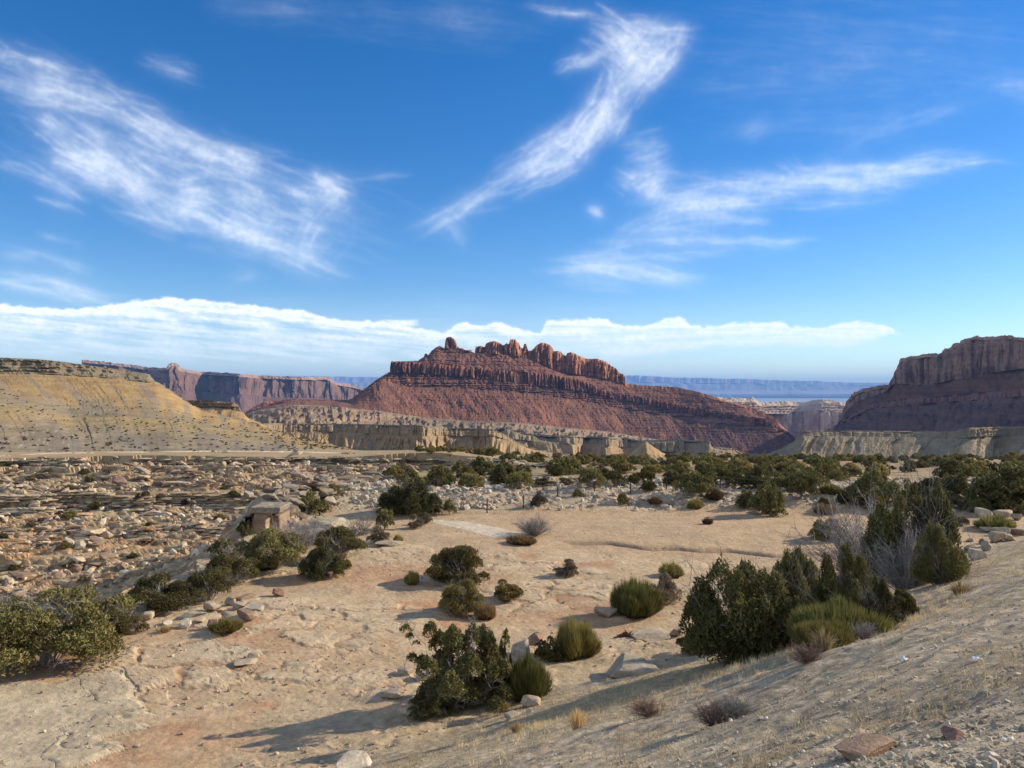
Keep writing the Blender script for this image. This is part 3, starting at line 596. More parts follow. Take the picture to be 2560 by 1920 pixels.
def crown_mesh(seed, W, Hh, nleaf, leaf, upright=.5, nl=20, low=.15, col=GREEN, open_=0.0, colv=.25, lobes=None):
    r = np.random.RandomState(seed); mb = MB(); cen, rad_, hh, lc = [], [], [], []
    for i in range(nl):
        a = r.rand() * 6.283; q = math.sqrt(r.rand()) * .92 if i else 0
        R = W * r.uniform(.10, .165) * (1 - .3 * upright); top = Hh * (1 - (.70 - .25 * upright) * q ** 2) * r.uniform(.58, 1.0)
        ln = Hh * r.uniform(.20, .32) * (1 + .8 * upright)
        x, y = math.cos(a) * q * (W / 2 - R * .8), math.sin(a) * q * (W / 2 - R * .8)
        cen.append((x, y, max(top - ln * .5, ln * .5))); rad_.append(R); hh.append(ln * .5); lc.append(r.uniform(1 - colv, 1 + colv))
    for i in range(int(nl * .8)):                       # skirts and inner fill
        a = r.rand() * 6.283; q = r.uniform(.25, .95); R = W * r.uniform(.09, .14)
        z = Hh * (low + r.uniform(.0, .35)); cen.append((math.cos(a) * q * (W / 2 - R * .7), math.sin(a) * q * (W / 2 - R * .7), max(z, R * .7))); rad_.append(R); hh.append(R * .85); lc.append(r.uniform(1 - colv, 1))
    if lobes:
        cen, rad_, hh, lc = [], [], [], []
        for dx, h_, R, l_ in lobes:
            cen.append((dx * W, r.normal() * .10 * W * (1 - abs(dx)), h_ * Hh)); rad_.append(R * W); hh.append(l_ * Hh); lc.append(r.uniform(.8, 1.2))
            if R > .07: cen.append((dx * W + r.normal() * .05 * W, r.normal() * .2 * W, h_ * Hh * .85)); rad_.append(R * W); hh.append(l_ * Hh); lc.append(r.uniform(.8, 1.2))
    cen, rad_, hh, lc = map(np.array, (cen, rad_, hh, lc))
    wt = rad_ * rad_ * hh * r.uniform(1 - open_, 1, len(hh)); k = r.choice(len(cen), nleaf, p=wt / wt.sum())
    d = unit(r.normal(size=(nleaf, 3))); d[:, 2] = np.where(d[:, 2] < -.3, -d[:, 2], d[:, 2])
    puff = 1 + .28 * gn(d[:, 0] * 2.6 + k * 3.1, d[:, 1] * 2.6 + d[:, 2] * 2.6, seed)
    rr = (.66 + .40 * r.rand(nleaf) ** .7) * puff
    sh = np.where(d[:, 2] > 0, 1 - upright * .55 * d[:, 2], 1)
    P = cen[k] + np.stack([d[:, 0] * rad_[k] * rr * sh, d[:, 1] * rad_[k] * rr * sh, d[:, 2] * hh[k] * rr], 1)
    P[:, 2] = np.maximum(P[:, 2], .02 * Hh + .03 * r.rand(nleaf))
    up_ = np.array([0, 0, 1.]); A = up_ - d * d[:, 2:3] + r.normal(size=(nleaf, 3)) * .7 + d * .9
    ln = leaf * r.uniform(.7, 1.5, nleaf)
    c = col * (lc[k] * r.uniform(.75, 1.3, nleaf))[:, None]; c[:, 0] *= r.uniform(.9, 1.25, nleaf)
    quads_at(mb, P, A, d * .8 + r.normal(size=(nleaf, 3)) * .6, ln, ln * .6, c)
    return mb, cen, rad_
def limbs(mb, seed, W, Hh, cen, n=8, col=BARK, thick=.035, lean=0.0, fork=.22):
    r = np.random.RandomState(seed + 500); base = np.array([0, 0, -.12 * Hh]); f = np.array([lean * W, 0, Hh * fork])
    mb.tube([base, f * .5 + [0, 0, 0], f], [W * thick * 1.25, W * thick, W * thick * .8], col, 7)
    for i in r.permutation(len(cen))[:n]:
        e = cen[i]; m = (f + e) / 2 + r.normal(size=3) * W * .05
        m[2] = max(m[2], Hh * .12)
        mb.tube([f * .8, (f + m) / 2, m, e], np.array([.6, .45, .3, .12]) * W * thick, col, 5)
def twigs(mb, seed, W, Hh, n, col, rad0=.012, up=.5, flat=0, levels=2):
    r = np.random.RandomState(seed)
    for i in range(n):
        a = r.rand() * 6.283; tilt = r.uniform(.1, 1.15) * (1.2 - up * .5); L = Hh * r.uniform(.65, 1.05)
        d = np.array([math.cos(a) * math.sin(tilt) * W / Hh * .62, math.sin(a) * math.sin(tilt) * W / Hh * .62, max(.15, math.cos(tilt))])
        p0 = np.array([math.cos(a), math.sin(a), 0]) * W * .04; pts = [p0]
        for s_ in range(4): pts.append(pts[-1] + d * L / 4 + r.normal(size=3) * L * .04)
        pts = np.array(pts); pts[:, 2] = np.maximum(pts[:, 2], 0); pts[0, 2] = -.05
        cc = np.array(col) * r.uniform(.7, 1.25)
        mb.tube(pts, np.array([1, .8, .6, .42, .15]) * rad0 * W, cc, 3)
        for j in range(6 if levels > 1 else 3):
            k = r.randint(1, 4); q = pts[k] + (pts[k + 1] - pts[k]) * r.rand(); dd = unit(d + r.normal(size=3) * .5) * L * r.uniform(.18, .4)
            dd[2] = abs(dd[2])
            e = q + dd; mb.tube([q, q + dd * .5 + r.normal(size=3) * L * .02, e], np.array([.42, .3, .12]) * rad0 * W, cc, 3)
            if levels > 1:
                for _ in range(3):
                    q2 = q + dd * r.uniform(.3, 1); d2 = unit(dd + r.normal(size=3) * L * .18) * L * r.uniform(.08, .2)
                    mb.tube([q2, q2 + d2], np.array([.25, .08]) * rad0 * W, cc, 3)
def broom(seed, W, Hh, n, col, tip, bw=.03):
    """mormon-tea style shrub: a dome of fine upright green stems"""
    r = np.random.RandomState(seed); mb = MB()
    a = r.rand(n) * 6.283; q = np.sqrt(r.rand(n)); f = np.stack([np.cos(a) * q, np.sin(a) * q], 1)
    f *= (1 + .38 * gn(f[:, 0] * 1.7, f[:, 1] * 1.7, seed))[:, None]
    base = np.stack([f[:, 0] * W * .26, f[:, 1] * W * .26, np.full(n, -.02)], 1)
    hgt = Hh * np.sqrt(np.clip(1.04 - q ** 2 * .72, .05, 1)) * r.uniform(.55, 1.14, n) * (1 + .32 * gn(f[:, 0] * 2.2, f[:, 1] * 2.2 + 9, seed))
    tipp = np.stack([f[:, 0] * W * .5, f[:, 1] * W * .5, hgt], 1) + r.normal(size=(n, 3)) * Hh * .03
    st = r.uniform(.0, .62, n)[:, None]; lo = base + (tipp - base) * st; lo[:, 2] = base[:, 2] + (tipp[:, 2] - base[:, 2]) * st[:, 0] ** 1.0
    s = unit(np.cross(tipp - lo, r.normal(size=(n, 3)))) * bw * .5
    m = (lo + tipp) / 2 + np.stack([f[:, 0], f[:, 1], -.2 * np.ones(n)], 1) * W * .02
    v = np.stack([lo - s, lo + s, m + s, m - s, tipp], 1).reshape(-1, 3); i = np.arange(n) * 5
    cc = np.asarray(col)[None] * r.uniform(.7, 1.3, n)[:, None]; ct = np.asarray(tip)[None] * r.uniform(.8, 1.2, n)[:, None]
    c = np.stack([cc * .8, cc * .8, (cc + ct) / 2, (cc + ct) / 2, ct], 1).reshape(-1, 3)
    mb.add(v, np.stack([i, i + 1, i + 2, i + 3], 1), np.stack([i + 3, i + 2, i + 4], 1), c)
    return mb
def tuft(seed, W, Hh, n, col, bw=.012):
    r = np.random.RandomState(seed); mb = MB(); a = r.rand(n) * 6.283; q = r.rand(n)
    d = np.stack([np.cos(a), np.sin(a), np.zeros(n)], 1)
    b = d * (q * W * .12)[:, None]; L = Hh * r.uniform(.45, 1.05, n); t = b + d * (q * W * .42)[:, None] * r.uniform(.6, 1.2, n)[:, None]; t[:, 2] = L * (1 - .35 * q)
    m = (b + t) / 2; m[:, 2] = L * .62; s = unit(np.cross(t - b, r.normal(size=(n, 3)))) * bw * .5
    b[:, 2] = -.02
    v = np.stack([b - s, b + s, m + s * .8, m - s * .8, t], 1).reshape(-1, 3); i = np.arange(n) * 5
    c = np.repeat(np.asarray(col)[None] * r.uniform(.7, 1.25, n)[:, None], 5, 0)
    mb.add(v, np.stack([i, i + 1, i + 2, i + 3], 1), np.stack([i + 3, i + 2, i + 4], 1), c)
    return mb
import bmesh
def stone_geo(seed, flat=.6, rough=.5, sub=3, box=.62):
    """angular weathered stone: a sphere cut by random planes"""
    bm = bmesh.new(); bmesh.ops.create_icosphere(bm, subdivisions=sub, radius=1.0)
    bm.verts.ensure_lookup_table(); V = np.array([v.co[:] for v in bm.verts]); T = np.array([[v.index for v in f.verts] for f in bm.faces]); bm.free()
    r = np.random.RandomState(seed); n0 = V.copy(); V = np.sign(V) * np.abs(V) ** box; V /= np.abs(V).max()
    for i in range(9):
        n = unit(r.normal(size=3)); d = r.uniform(.52, .98) if rough > .3 else r.uniform(.7, .95)
        p = V @ n; V = V - np.maximum(p - d, 0)[:, None] * n * .98
    V *= 1 + .05 * rough * gn(n0[:, 0] * 3 + n0[:, 2] * 2, n0[:, 1] * 3, seed)[:, None]
    V -= (V.max(0) + V.min(0)) / 2; V /= (V.max(0) - V.min(0)).max() / 2
    V[:, 2] *= flat
    V[:, 2] -= V[:, 2].min() * 1.0
    V /= (V[:, 0].max() - V[:, 0].min())
    return V, T
def place(root, x, y, z, sx, rz=0.0, sz=None, sy=None):
    root.location = (x, y, z); root.rotation_euler = (0, 0, rz); root.scale = (sx, sy or sx, sz or sx)
def copy_tree(o):
    c = o.copy(); C.objects.link(c)
    for ch in list(o.children):
        d = ch.copy(); C.objects.link(d); d.parent = c
    return c
def empty(name):
    o = bpy.data.objects.new(name, None); C.objects.link(o); return o

# prototypes are built at unit width; kinds: what -> (name, category, builder)
PROTO = {}
FRONT = [(a / 235, b / 212, c / 235, d / 212) for a, b, c, d in [(-108, 186, 13, 14), (-100, 170, 9, 9), (-90, 148, 8, 8), (-94, 122, 13, 13), (-78, 108, 14, 14), (-60, 176, 15, 26), (-42, 148, 21, 30), (-12, 172, 18, 34), (-5, 140, 24, 36), (25, 166, 17, 32), (45, 146, 19, 34), (62, 150, 12, 26), (92, 150, 9, 34), (20, 110, 28, 34), (-35, 100, 24, 30), (62, 105, 22, 34), (88, 90, 17, 28), (0, 60, 32, 30), (-40, 55, 26, 26), (50, 50, 26, 26), (88, 45, 18, 24), (-70, 35, 20, 20), (30, 25, 28, 20), (80, 20, 17, 16), (-40, 22, 22, 18)]]
def build_proto(kind):
    k, var, lod = kind; S = 3.0; key_ = kind; seed = 40 + var * 13 + {'near': 0, 'mid': 100, 'far': 200}[lod] + sum(map(ord, k))
    nl = {'near': 40000, 'mid': 8500, 'far': 1700}[lod]; lf = {'near': .056, 'mid': .11, 'far': .22}[lod]
    tc = {'near': 9, 'mid': 5, 'far': 0}[lod]
    lift = {'near': 1.0, 'mid': 1.1, 'far': 1.3}[lod]
    if k in ('dense', 'round', 'loose', 'upright'):
        up = {'dense': .75, 'round': .15, 'loose': .25, 'upright': .95}[k]
        ratio = {'dense': .78, 'round': .58, 'loose': .66, 'upright': .95}[k]
        col = {'dense': GREEN, 'round': GREEN * [1.35, 1.15, 1.1], 'loose': GREEN * .45 + OLIVE * .62, 'upright': GREEN * .9}[k] * lift
        low = {'dense': .0, 'round': .08, 'loose': .32, 'upright': .0}[k]
        n_l = {'dense': 30, 'round': 20, 'loose': 20, 'upright': 26}[k]
        W, Hh = S, S * ratio
        mb, cen, rr = crown_mesh(seed, W, Hh, nl if k != 'loose' else int(nl * .62), lf, up, n_l, low, col, .6 if k == 'loose' else .3, .25, FRONT if key_ == ('dense', 0, 'near') else None)
        if lod == 'far':
            mb2 = MB(); limbs(mb2, seed, W, Hh, cen, 3); n1 = sum(len(q) for q in mb.q); 
            q2 = np.concatenate(mb2.q); mb.add(np.concatenate(mb2.v), q2, None, np.concatenate(mb2.c))
            idx = np.concatenate([np.zeros(n1), np.ones(len(q2))])
            return mb.build('juniper_tree', [M_leaf, M_stem], midx=idx), W
        root = empty('juniper_tree'); mb.build('crown', [M_leaf], root)
        tb = MB(); limbs(tb, seed, W, Hh, cen, tc + 4, BARK if k != 'loose' else GREYW)
        if lod == 'near': twigs(tb, seed, W * .8, Hh * .9, 26, GREYW, .006, .3)
        tb.build('trunk', [M_stem], root); return root, W
    if k in ('broom', 'broomy', 'lowbrown'):
        col, tip = {'broom': ((.11, .105, .032), (.22, .205, .062)), 'broomy': ((.15, .13, .036), (.34, .28, .085)), 'lowbrown': ((.13, .085, .04), (.24, .16, .07))}[k]
        n = {'near': 9000, 'mid': 2600, 'far': 700}[lod]; bw = {'near': .022, 'mid': .045, 'far': .09}[lod]
        mb = broom(seed, 2.0, 1.35, n, col, tip, bw)
        if lod == 'far': return mb.build('green_shrub', [M_leaf]), 2.0
        root = empty('green_shrub'); mb.build('foliage', [M_leaf], root)
        tb = MB(); twigs(tb, seed, 1.7, .9, 22, (.18, .15, .11), .012, .6, levels=1); tb.build('stems', [M_stem], root); return root, 2.0
    if k in ('bare', 'barebrown'):
        mb = MB(); twigs(mb, seed, 2.0, 1.25, {'near': 150, 'mid': 34, 'far': 14}[lod], GREYW if k == 'bare' else (.20, .13, .10), {'near': .0068, 'mid': .0105, 'far': .02}[lod], .5)
        return mb.build('bare_shrub', [M_stem]), 2.0
    if k == 'sage':
        mb, cen, rr = crown_mesh(seed, 2.0, 1.2, {'near': 7000, 'mid': 2600, 'far': 700}[lod], {'near': .05, 'mid': .09, 'far': .17}[lod], .2, 14, .1, np.array((.15, .125, .075)), .5)
        root = empty('desert_shrub'); mb.build('foliage', [M_leaf], root)
        tb = MB(); twigs(tb, seed, 2.0, 1.2, 30, (.2, .16, .13), .007, .4, levels=1); tb.build('stems', [M_stem], root); return root, 2.0
    if k in ('grass', 'straw'):
        mb = tuft(seed, 1.0, .8, 260 if lod == 'near' else 150, (.46, .36, .19) if k == 'grass' else (.52, .36, .16), .014 if lod == 'near' else .03)
        return mb.build('grass_tuft', [M_leaf]), .8
used = set()
def plant(kind, var, lod, px, py, w, h, label, cat=None, group=None, rz=None, dy=0.0):
    """base of the plant seen at pixel (px, py), w x h pixels large: stands on the ground where that sight line lands"""
    x, y, z = ground_at(px, py); W = w * y / F; Hh = h * y / F
    if dy: x, y = x * (y + dy) / y, y + dy; z = float(H(np.array([x]), np.array([y]))[0]); W *= 1; 
    return plant_xyz(kind, var, lod, x, y, z, W, Hh, label, cat, group, rz)
def plant_xyz(kind, var, lod, x, y, z, W, Hh, label, cat=None, group=None, rz=None):
    key = (kind, var, lod)
    if key not in PROTO:
        o, w0 = build_proto(key)
        ms = [o] if o.type == 'MESH' else [c for c in o.children]
        m0 = ms[0]; co = np.zeros(len(m0.data.vertices) * 3); m0.data.vertices.foreach_get('co', co); co = co.reshape(-1, 3)
        h0 = float(np.percentile(co[:, 2], 99.5)); w0 = float(np.percentile(co[:, 0], 99) - np.percentile(co[:, 0], 1)) * (.9 if 'bare' in kind else 1.02)
        PROTO[key] = (o, w0, h0)
    o, w0, h0 = PROTO[key]
    if key in used: o = copy_tree(o)
    used.add(key)
    rz = rz if rz is not None else (x * 7.3 + y * 3.1) % 6.283
    o.location = (x, y, z - .04 * Hh); o.rotation_euler = (0, 0, rz); s = W / w0; o.scale = (s, s, Hh / h0)
    for kk in ('label', 'category', 'group', 'kind'):
        if kk in o: del o[kk]
    dc = {'broom': 'shrub', 'broomy': 'shrub', 'lowbrown': 'shrub', 'bare': 'shrub', 'barebrown': 'shrub', 'sage': 'shrub', 'grass': 'grass tuft', 'straw': 'grass tuft'}.get(kind, 'juniper')
    tag(o, label, cat or dc, group)
    return o

# ------------------------------------------------------------------ individual plants: kind, variant, lod, base px, base py, width px, height px, label
PL = [
 # foreground junipers and shrubs
 ('dense', 0, 'near', 1150, 1768, 235, 212, "irregular dark juniper with pale bare twigs casting a long shadow, front centre", 0.0),
 ('upright', 5, 'near', 1248, 1745, 62, 150, "slim pointed juniper leaning against the right side of the front centre juniper"),
 ('dense', 3, 'near', 1085, 1782, 120, 70, "low dark juniper skirt sprawling at the left foot of the front centre juniper"),
 ('broom', 0, 'near', 1322, 1748, 98, 112, "tall green broom-like shrub tucked behind the right side of the front juniper"),
 ('dense', 4, 'mid', 1376, 1650, 76, 56, "small dark green juniper at the foot of the pale broom shrub behind the front juniper"),
 ('broomy', 1, 'near', 1438, 1638, 96, 92, "yellow-green broom shrub behind and right of the front centre juniper"),
 ('dense', 1, 'near', 1855, 1640, 290, 245, "biggest dark green juniper, left end of the thicket on the right"),
 ('round', 6, 'near', 1740, 1630, 90, 60, "low dark juniper fringe at the left foot of the biggest juniper"),
 ('dense', 13, 'near', 1985, 1598, 150, 228, "upright juniper with a pointed top behind the biggest juniper"),
 ('upright', 1, 'near', 2110, 1578, 150, 222, "tallest twin-topped upright juniper in the middle of the right thicket"),
 ('dense', 5, 'near', 2060, 1585, 130, 150, "pale green juniper between the biggest and the twin-topped juniper"),
 ('upright', 2, 'near', 2190, 1575, 110, 140, "olive pointed juniper sloping down at the right end of the thicket"),
 ('round', 2, 'mid', 2252, 1538, 72, 74, "small rounded dark juniper on the bank, last on the right of the thicket"),
 ('broom', 2, 'near', 2105, 1608, 190, 100, "wide green broom shrub spreading in front of the right thicket"),
 ('broomy', 3, 'near', 2062, 1640, 138, 72, "low yellow-green broom shrub lowest in front of the right thicket"),
 ('bare', 3, 'near', 2162, 1603, 60, 46, "small round grey twiggy shrub at the right foot of the broom shrubs"),
 ('barebrown', 0, 'near', 2020, 1684, 95, 52, "pale grey twiggy shrub mixed with straw below the yellow-green broom"),
 ('upright', 3, 'near', 2285, 1480, 205, 262, "tall dark juniper with three columns behind the grey dead shrub on the right"),
 ('dense', 7, 'near', 2345, 1476, 120, 150, "dark juniper side mass on the right flank of the three-columned juniper"),
 ('bare', 0, 'near', 2170, 1452, 270, 205, "large grey leafless shrub with long bare branches in front of the tall right juniper"),
 ('bare', 1, 'near', 2270, 1490, 190, 170, "grey-brown leafless shrub in front of the dark juniper on the right"),
 ('dense', 6, 'mid', 2068, 1348, 80, 52, "reddish-dark low juniper left of the large grey leafless shrub"),
 ('broom', 4, 'near', 1590, 1536, 118, 88, "round bright green broom shrub alone on the slickrock right of centre"),
 ('sage', 0, 'near', 1664, 1510, 78, 78, "grey-brown ragged shrub right behind the round bright green broom shrub"),
 ('broomy', 5, 'mid', 1678, 1441, 54, 36, "small rusty-green broom tuft behind the grey-brown ragged shrub"),
 ('round', 0, 'near', 1138, 1456, 150, 88, "wide lobed olive juniper in the middle of the slickrock flat"),
 ('round', 1, 'near', 1158, 1532, 110, 80, "round olive juniper just in front of the wide lobed juniper"),
 ('lowbrown', 0, 'mid', 1214, 1545, 50, 36, "small brown-green shrub touching the right side of the round olive juniper"),
 ('round', 3, 'mid', 1266, 1502, 74, 50, "small round olive juniper right of the two larger ones in mid flat"),
 ('broomy', 6, 'mid', 1031, 1461, 36, 34, "tiny upright yellow-brown tuft left of the wide lobed juniper"),
 ('sage', 1, 'mid', 1424, 1440, 62, 44, "grey-green open shrub alone on pink slickrock right of the wide lobed juniper"),
 ('bare', 4, 'near', 1337, 1338, 84, 50, "leafless round bush on the sandy flat at the end of the pale strip"),
 ('lowbrown', 1, 'mid', 1305, 1359, 72, 22, "low brown shrub in front of the leafless bush on the sandy flat"),
 ('sage', 2, 'mid', 1040, 1320, 38, 36, "grey-green shrub left of the pale strip, nearest the outcrop"),
 ('sage', 3, 'mid', 1066, 1309, 30, 28, "smaller shrub beside the grey-green shrub at the pale strip's start"),
 ('broomy', 7, 'mid', 982, 1296, 44, 34, "yellow-green flat-topped shrub on the edge of the outcrop"),
 ('loose', 0, 'mid', 962, 1324, 42, 52, "small open juniper with a bare trunk beside the yellow-green flat-topped shrub"),
 ('bare', 5, 'mid', 905, 1338, 80, 54, "pinkish-grey leafless shrub left of the small open juniper"),
 ('sage', 4, 'mid', 945, 1360, 58, 44, "dark sparse shrub below the small open juniper"),
 ('broomy', 8, 'mid', 995, 1357, 22, 20, "tiny bright yellow-green shrub standing by a pale slab"),
 ('dense', 2, 'near', 806, 1443, 98, 74, "compact bright olive juniper at the left edge of the slickrock flat"),
 ('round', 4, 'mid', 860, 1422, 36, 24, "small juniper lobe at the right foot of the compact bright olive juniper"),
 ('loose', 1, 'near', 852, 1396, 122, 80, "spreading open juniper behind the compact bright olive juniper"),
 ('loose', 2, 'near', 682, 1426, 150, 102, "large loose yellowish juniper below the square overhanging block"),
 ('broomy', 9, 'mid', 668, 1425, 52, 40, "brownish broom shrub in front of the large loose yellowish juniper"),
 ('loose', 3, 'near', 578, 1460, 118, 80, "open juniper left of the large loose one on the canyon edge"),
 ('loose', 4, 'near', 524, 1500, 92, 78, "rounded juniper on the canyon edge, second of the edge row from the left"),
 ('loose', 5, 'near', 402, 1523, 170, 90, "broad grey-green juniper on the canyon edge beside the pale ledge"),
 ('round', 5, 'near', 292, 1587, 112, 64, "low dark juniper between the big left tree and the pale rocks"),
 ('loose', 6, 'near', 115, 1658, 330, 190, "big spreading juniper tree with a twisted reddish trunk at the left edge"),
 ('loose', 7, 'near', -20, 1655, 190, 150, "juniper cut by the left edge of the picture, behind the big spreading tree"),
 ('broomy', 10, 'mid', 566, 1582, 70, 34, "small yellow-green tuft beside a dark rock on the left flat"),
 ('bare', 6, 'near', 742, 1376, 116, 90, "large grey leafless thicket below the outcrop's square block"),
 ('bare', 7, 'mid', 800, 1362, 80, 60, "grey leafless bush right of the large grey thicket"),
 ('bare', 8, 'mid', 588, 1392, 80, 44, "grey leafless shrub on the shaded canyon edge left of the loose juniper"),
 ('bare', 9, 'mid', 490, 1442, 60, 34, "low grey leafless shrub on the canyon edge, left of the other grey ones"),
 ('dense', 8, 'mid', 556, 1388, 60, 40, "very dark juniper in the shade of the canyon edge"),
 ('dense', 9, 'mid', 612, 1342, 40, 38, "dark juniper tucked under the left side of the square block"),
 ('dense', 4, 'mid', 775, 1284, 92, 56, "dark juniper growing in the cleft of the outcrop"),
 ('loose', 8, 'mid', 832, 1240, 46, 30, "olive juniper on top of the outcrop's middle ledge"),
 ('sage', 5, 'mid', 900, 1262, 70, 34, "olive shrub on the outcrop beside a bleached snag"),
 ('bare', 10, 'mid', 904, 1262, 26, 38, "bleached bare snag on the outcrop"),
 ('dense', 10, 'near', 1030, 1284, 140, 78, "large dark juniper behind the sandy flat, left of centre"),
 ('loose', 9, 'mid', 1124, 1286, 32, 38, "small spindly juniper at the back edge of the sandy flat"),
 # rocky bank and first belt
 ('dense', 11, 'mid', 1258, 1210, 68, 60, "rounded bright juniper at the foot of the belt, left of centre"),
 ('round', 7, 'mid', 1314, 1198, 30, 22, "small green juniper right of the rounded bright juniper"),
 ('dense', 4, 'mid', 1390, 1190, 56, 44, "domed green juniper standing in the belt behind the leafless bush"),
 ('loose', 10, 'mid', 1474, 1222, 80, 56, "wide brownish juniper in the centre of the belt, part bare"),
 ('loose', 1, 'mid', 1536, 1213, 58, 38, "sparse brown-stemmed juniper right of the wide brownish one"),
 ('round', 8, 'mid', 1586, 1211, 30, 28, "small round juniper left of a fence post in the belt"),
 ('round', 9, 'mid', 1614, 1200, 46, 30, "low green juniper behind the ball-shaped one by the fence post"),
 ('dense', 8, 'mid', 1620, 1226, 40, 28, "bright ball-shaped juniper beside a fence post"),
 ('round', 10, 'mid', 1698, 1189, 64, 38, "dark rounded juniper in the belt behind the fence, right of centre"),
 ('loose', 3, 'mid', 1735, 1243, 100, 62, "large dull olive juniper right of the fence post at the rocky bank"),
 ('lowbrown', 2, 'mid', 1787, 1250, 40, 32, "brown shrub at the right foot of the large dull olive juniper"),
 ('broomy', 0, 'mid', 1738, 1270, 36, 26, "yellow-green shrub in front of the large dull olive juniper"),
 ('round', 11, 'mid', 1557, 1261, 28, 30, "small dark juniper standing alone on the pale rubble"),
 ('round', 12, 'mid', 1445, 1242, 28, 20, "small green shrub-like juniper left end of the blue-grey rubble"),
 ('sage', 6, 'mid', 1346, 1266, 42, 36, "grey dead-looking shrub on the rubble right of the fence post"),
 ('lowbrown', 3, 'mid', 1637, 1263, 30, 20, "brown low shrub on the pale rubble, right part"),
 ('sage', 7, 'mid', 1360, 1215, 56, 24, "low dark brown shrub at the top of the rubble"),
 ('sage', 8, 'mid', 1412, 1212, 44, 22, "olive low shrub beside the dark brown one at the top of the rubble"),
 ('upright', 6, 'mid', 1918, 1286, 78, 84, "bright columned juniper at the back edge of the sandy flat, right side"),
 ('dense', 6, 'mid', 1868, 1268, 52, 44, "dark low juniper left of the bright columned juniper"),
 ('loose', 5, 'mid', 2002, 1252, 80, 72, "dusky open-bottomed juniper right of the bright columned juniper"),
 ('loose', 2, 'mid', 1946, 1240, 70, 56, "brownish juniper behind the bright columned juniper"),
 ('broomy', 2, 'mid', 2075, 1239, 50, 26, "olive shrub between two large dusky junipers on the right"),
 ('dense', 12, 'mid', 2185, 1264, 134, 88, "large dark flat-topped juniper behind the grey leafless shrub"),
 ('upright', 7, 'mid', 2105, 1260, 30, 30, "small dark pointed juniper at the left foot of the large flat-topped one"),
 ('round', 13, 'mid', 2322, 1242, 62, 46, "round yellowish-brown juniper near the post on the right"),
 ('dense', 1, 'mid', 2390, 1238, 78, 58, "brown-green juniper with a dead spike, right of the round yellowish one"),
 ('broomy', 4, 'mid', 2322, 1270, 40, 28, "yellowish broom shrub below the round yellowish juniper"),
 ('loose', 6, 'mid', 2372, 1274, 62, 46, "sparse juniper below the brown-green juniper on the right"),
 ('broom', 1, 'mid', 2440, 1279, 60, 36, "dark green broom shrub behind the white boulder"),
 ('dense', 3, 'mid', 2515, 1275, 165, 112, "very large dark juniper at the right edge of the picture"),
 ('broom', 3, 'mid', 2490, 1322, 84, 36, "low dark green broom shrub in front of the boulders at the right"),
 ('sage', 9, 'mid', 2360, 1306, 68, 28, "grey low brush left of the white boulder"),
 ('sage', 10, 'mid', 2402, 1314, 40, 24, "brown low brush just left of the boulders on the right"),
 ('lowbrown', 4, 'mid', 2062, 1284, 54, 26, "brown low brush behind the dark low juniper, right side"),
 ('round', 2, 'mid', 2060, 1263, 26, 20, "small green bush above the brown low brush on the right"),
 ('lowbrown', 5, 'mid', 1770, 1310, 26, 16, "tiny brown bush on the sandy flat in front of the pale rubble"),
 ('straw', 0, 'near', 2400, 1485, 60, 44, "golden straw tuft high on the gravel bank at the right"),
 ('straw', 1, 'near', 1445, 1820, 60, 62, "tall straw grass tuft on the bank right of the front juniper"),
 ('grass', 0, 'near', 2060, 1655, 70, 72, "pale dry grass tuft in front of the yellow-green broom"),
 ('barebrown', 1, 'near', 1790, 1802, 110, 70, "brown twiggy shrub with a dark shadow on the gravel bank"),
 ('barebrown', 2, 'near', 1620, 1795, 95, 45, "low brown twiggy shrub left of the larger twiggy shrub on the bank"),
 ('bare', 2, 'near', 1840, 1790, 110, 60, "greyish twiggy shrub right of the larger brown one on the bank"),
 ('straw', 2, 'near', 1260, 1775, 50, 26, "small orange straw tuft at the foot of the front juniper"),
 ('straw', 3, 'near', 1290, 1840, 40, 30, "small straw tuft alone on sand below the front juniper"),
 ('straw', 0, 'near', 410, 1580, 50, 20, "little golden tuft on red soil among the left rocks"),
]

for k, v, l, px, py, w, h, lab, *rz in PL: plant(k, v, l, px, py, w, h, lab, rz=rz[0] if rz else None)

# canyon bushes
for i, (px, py, w, h) in enumerate([(118, 1155, 20, 18), (8, 1162, 30, 12), (40, 1163, 24, 12), (211, 1184, 24, 13), (224, 1208, 20, 18), (272, 1183, 32, 13), (172, 1225, 26, 16), (240, 1274, 34, 24), (347, 1263, 22, 22), (365, 1251, 20, 14), (401, 1260, 22, 13), (386, 1271, 18, 12), (467, 1254, 28, 22), (175, 1297, 38, 20), (80, 1323, 30, 18), (6, 1349, 24, 22), (162, 1375, 26, 22), (307, 1344, 24, 12), (583, 1243, 32, 17), (547, 1303, 26, 16), (86, 1199, 34, 14), (120, 1184, 24, 14), (372, 1313, 28, 12), (130, 1300, 14, 9), (330, 1390, 26, 14), (40, 1420, 28, 16), (210, 1455, 30, 18), (560, 1220, 16, 9), (60, 1262, 16, 9), (300, 1300, 14, 9), (455, 1290, 14, 9), (520, 1345, 18, 10)]):
    plant(['dense', 'round', 'sage'][i % 3], i % 5, 'far' if w < 22 else 'mid', px, py, w, h, "small dark bush among the rubble of the canyon wall", group="bushes on the canyon wall")

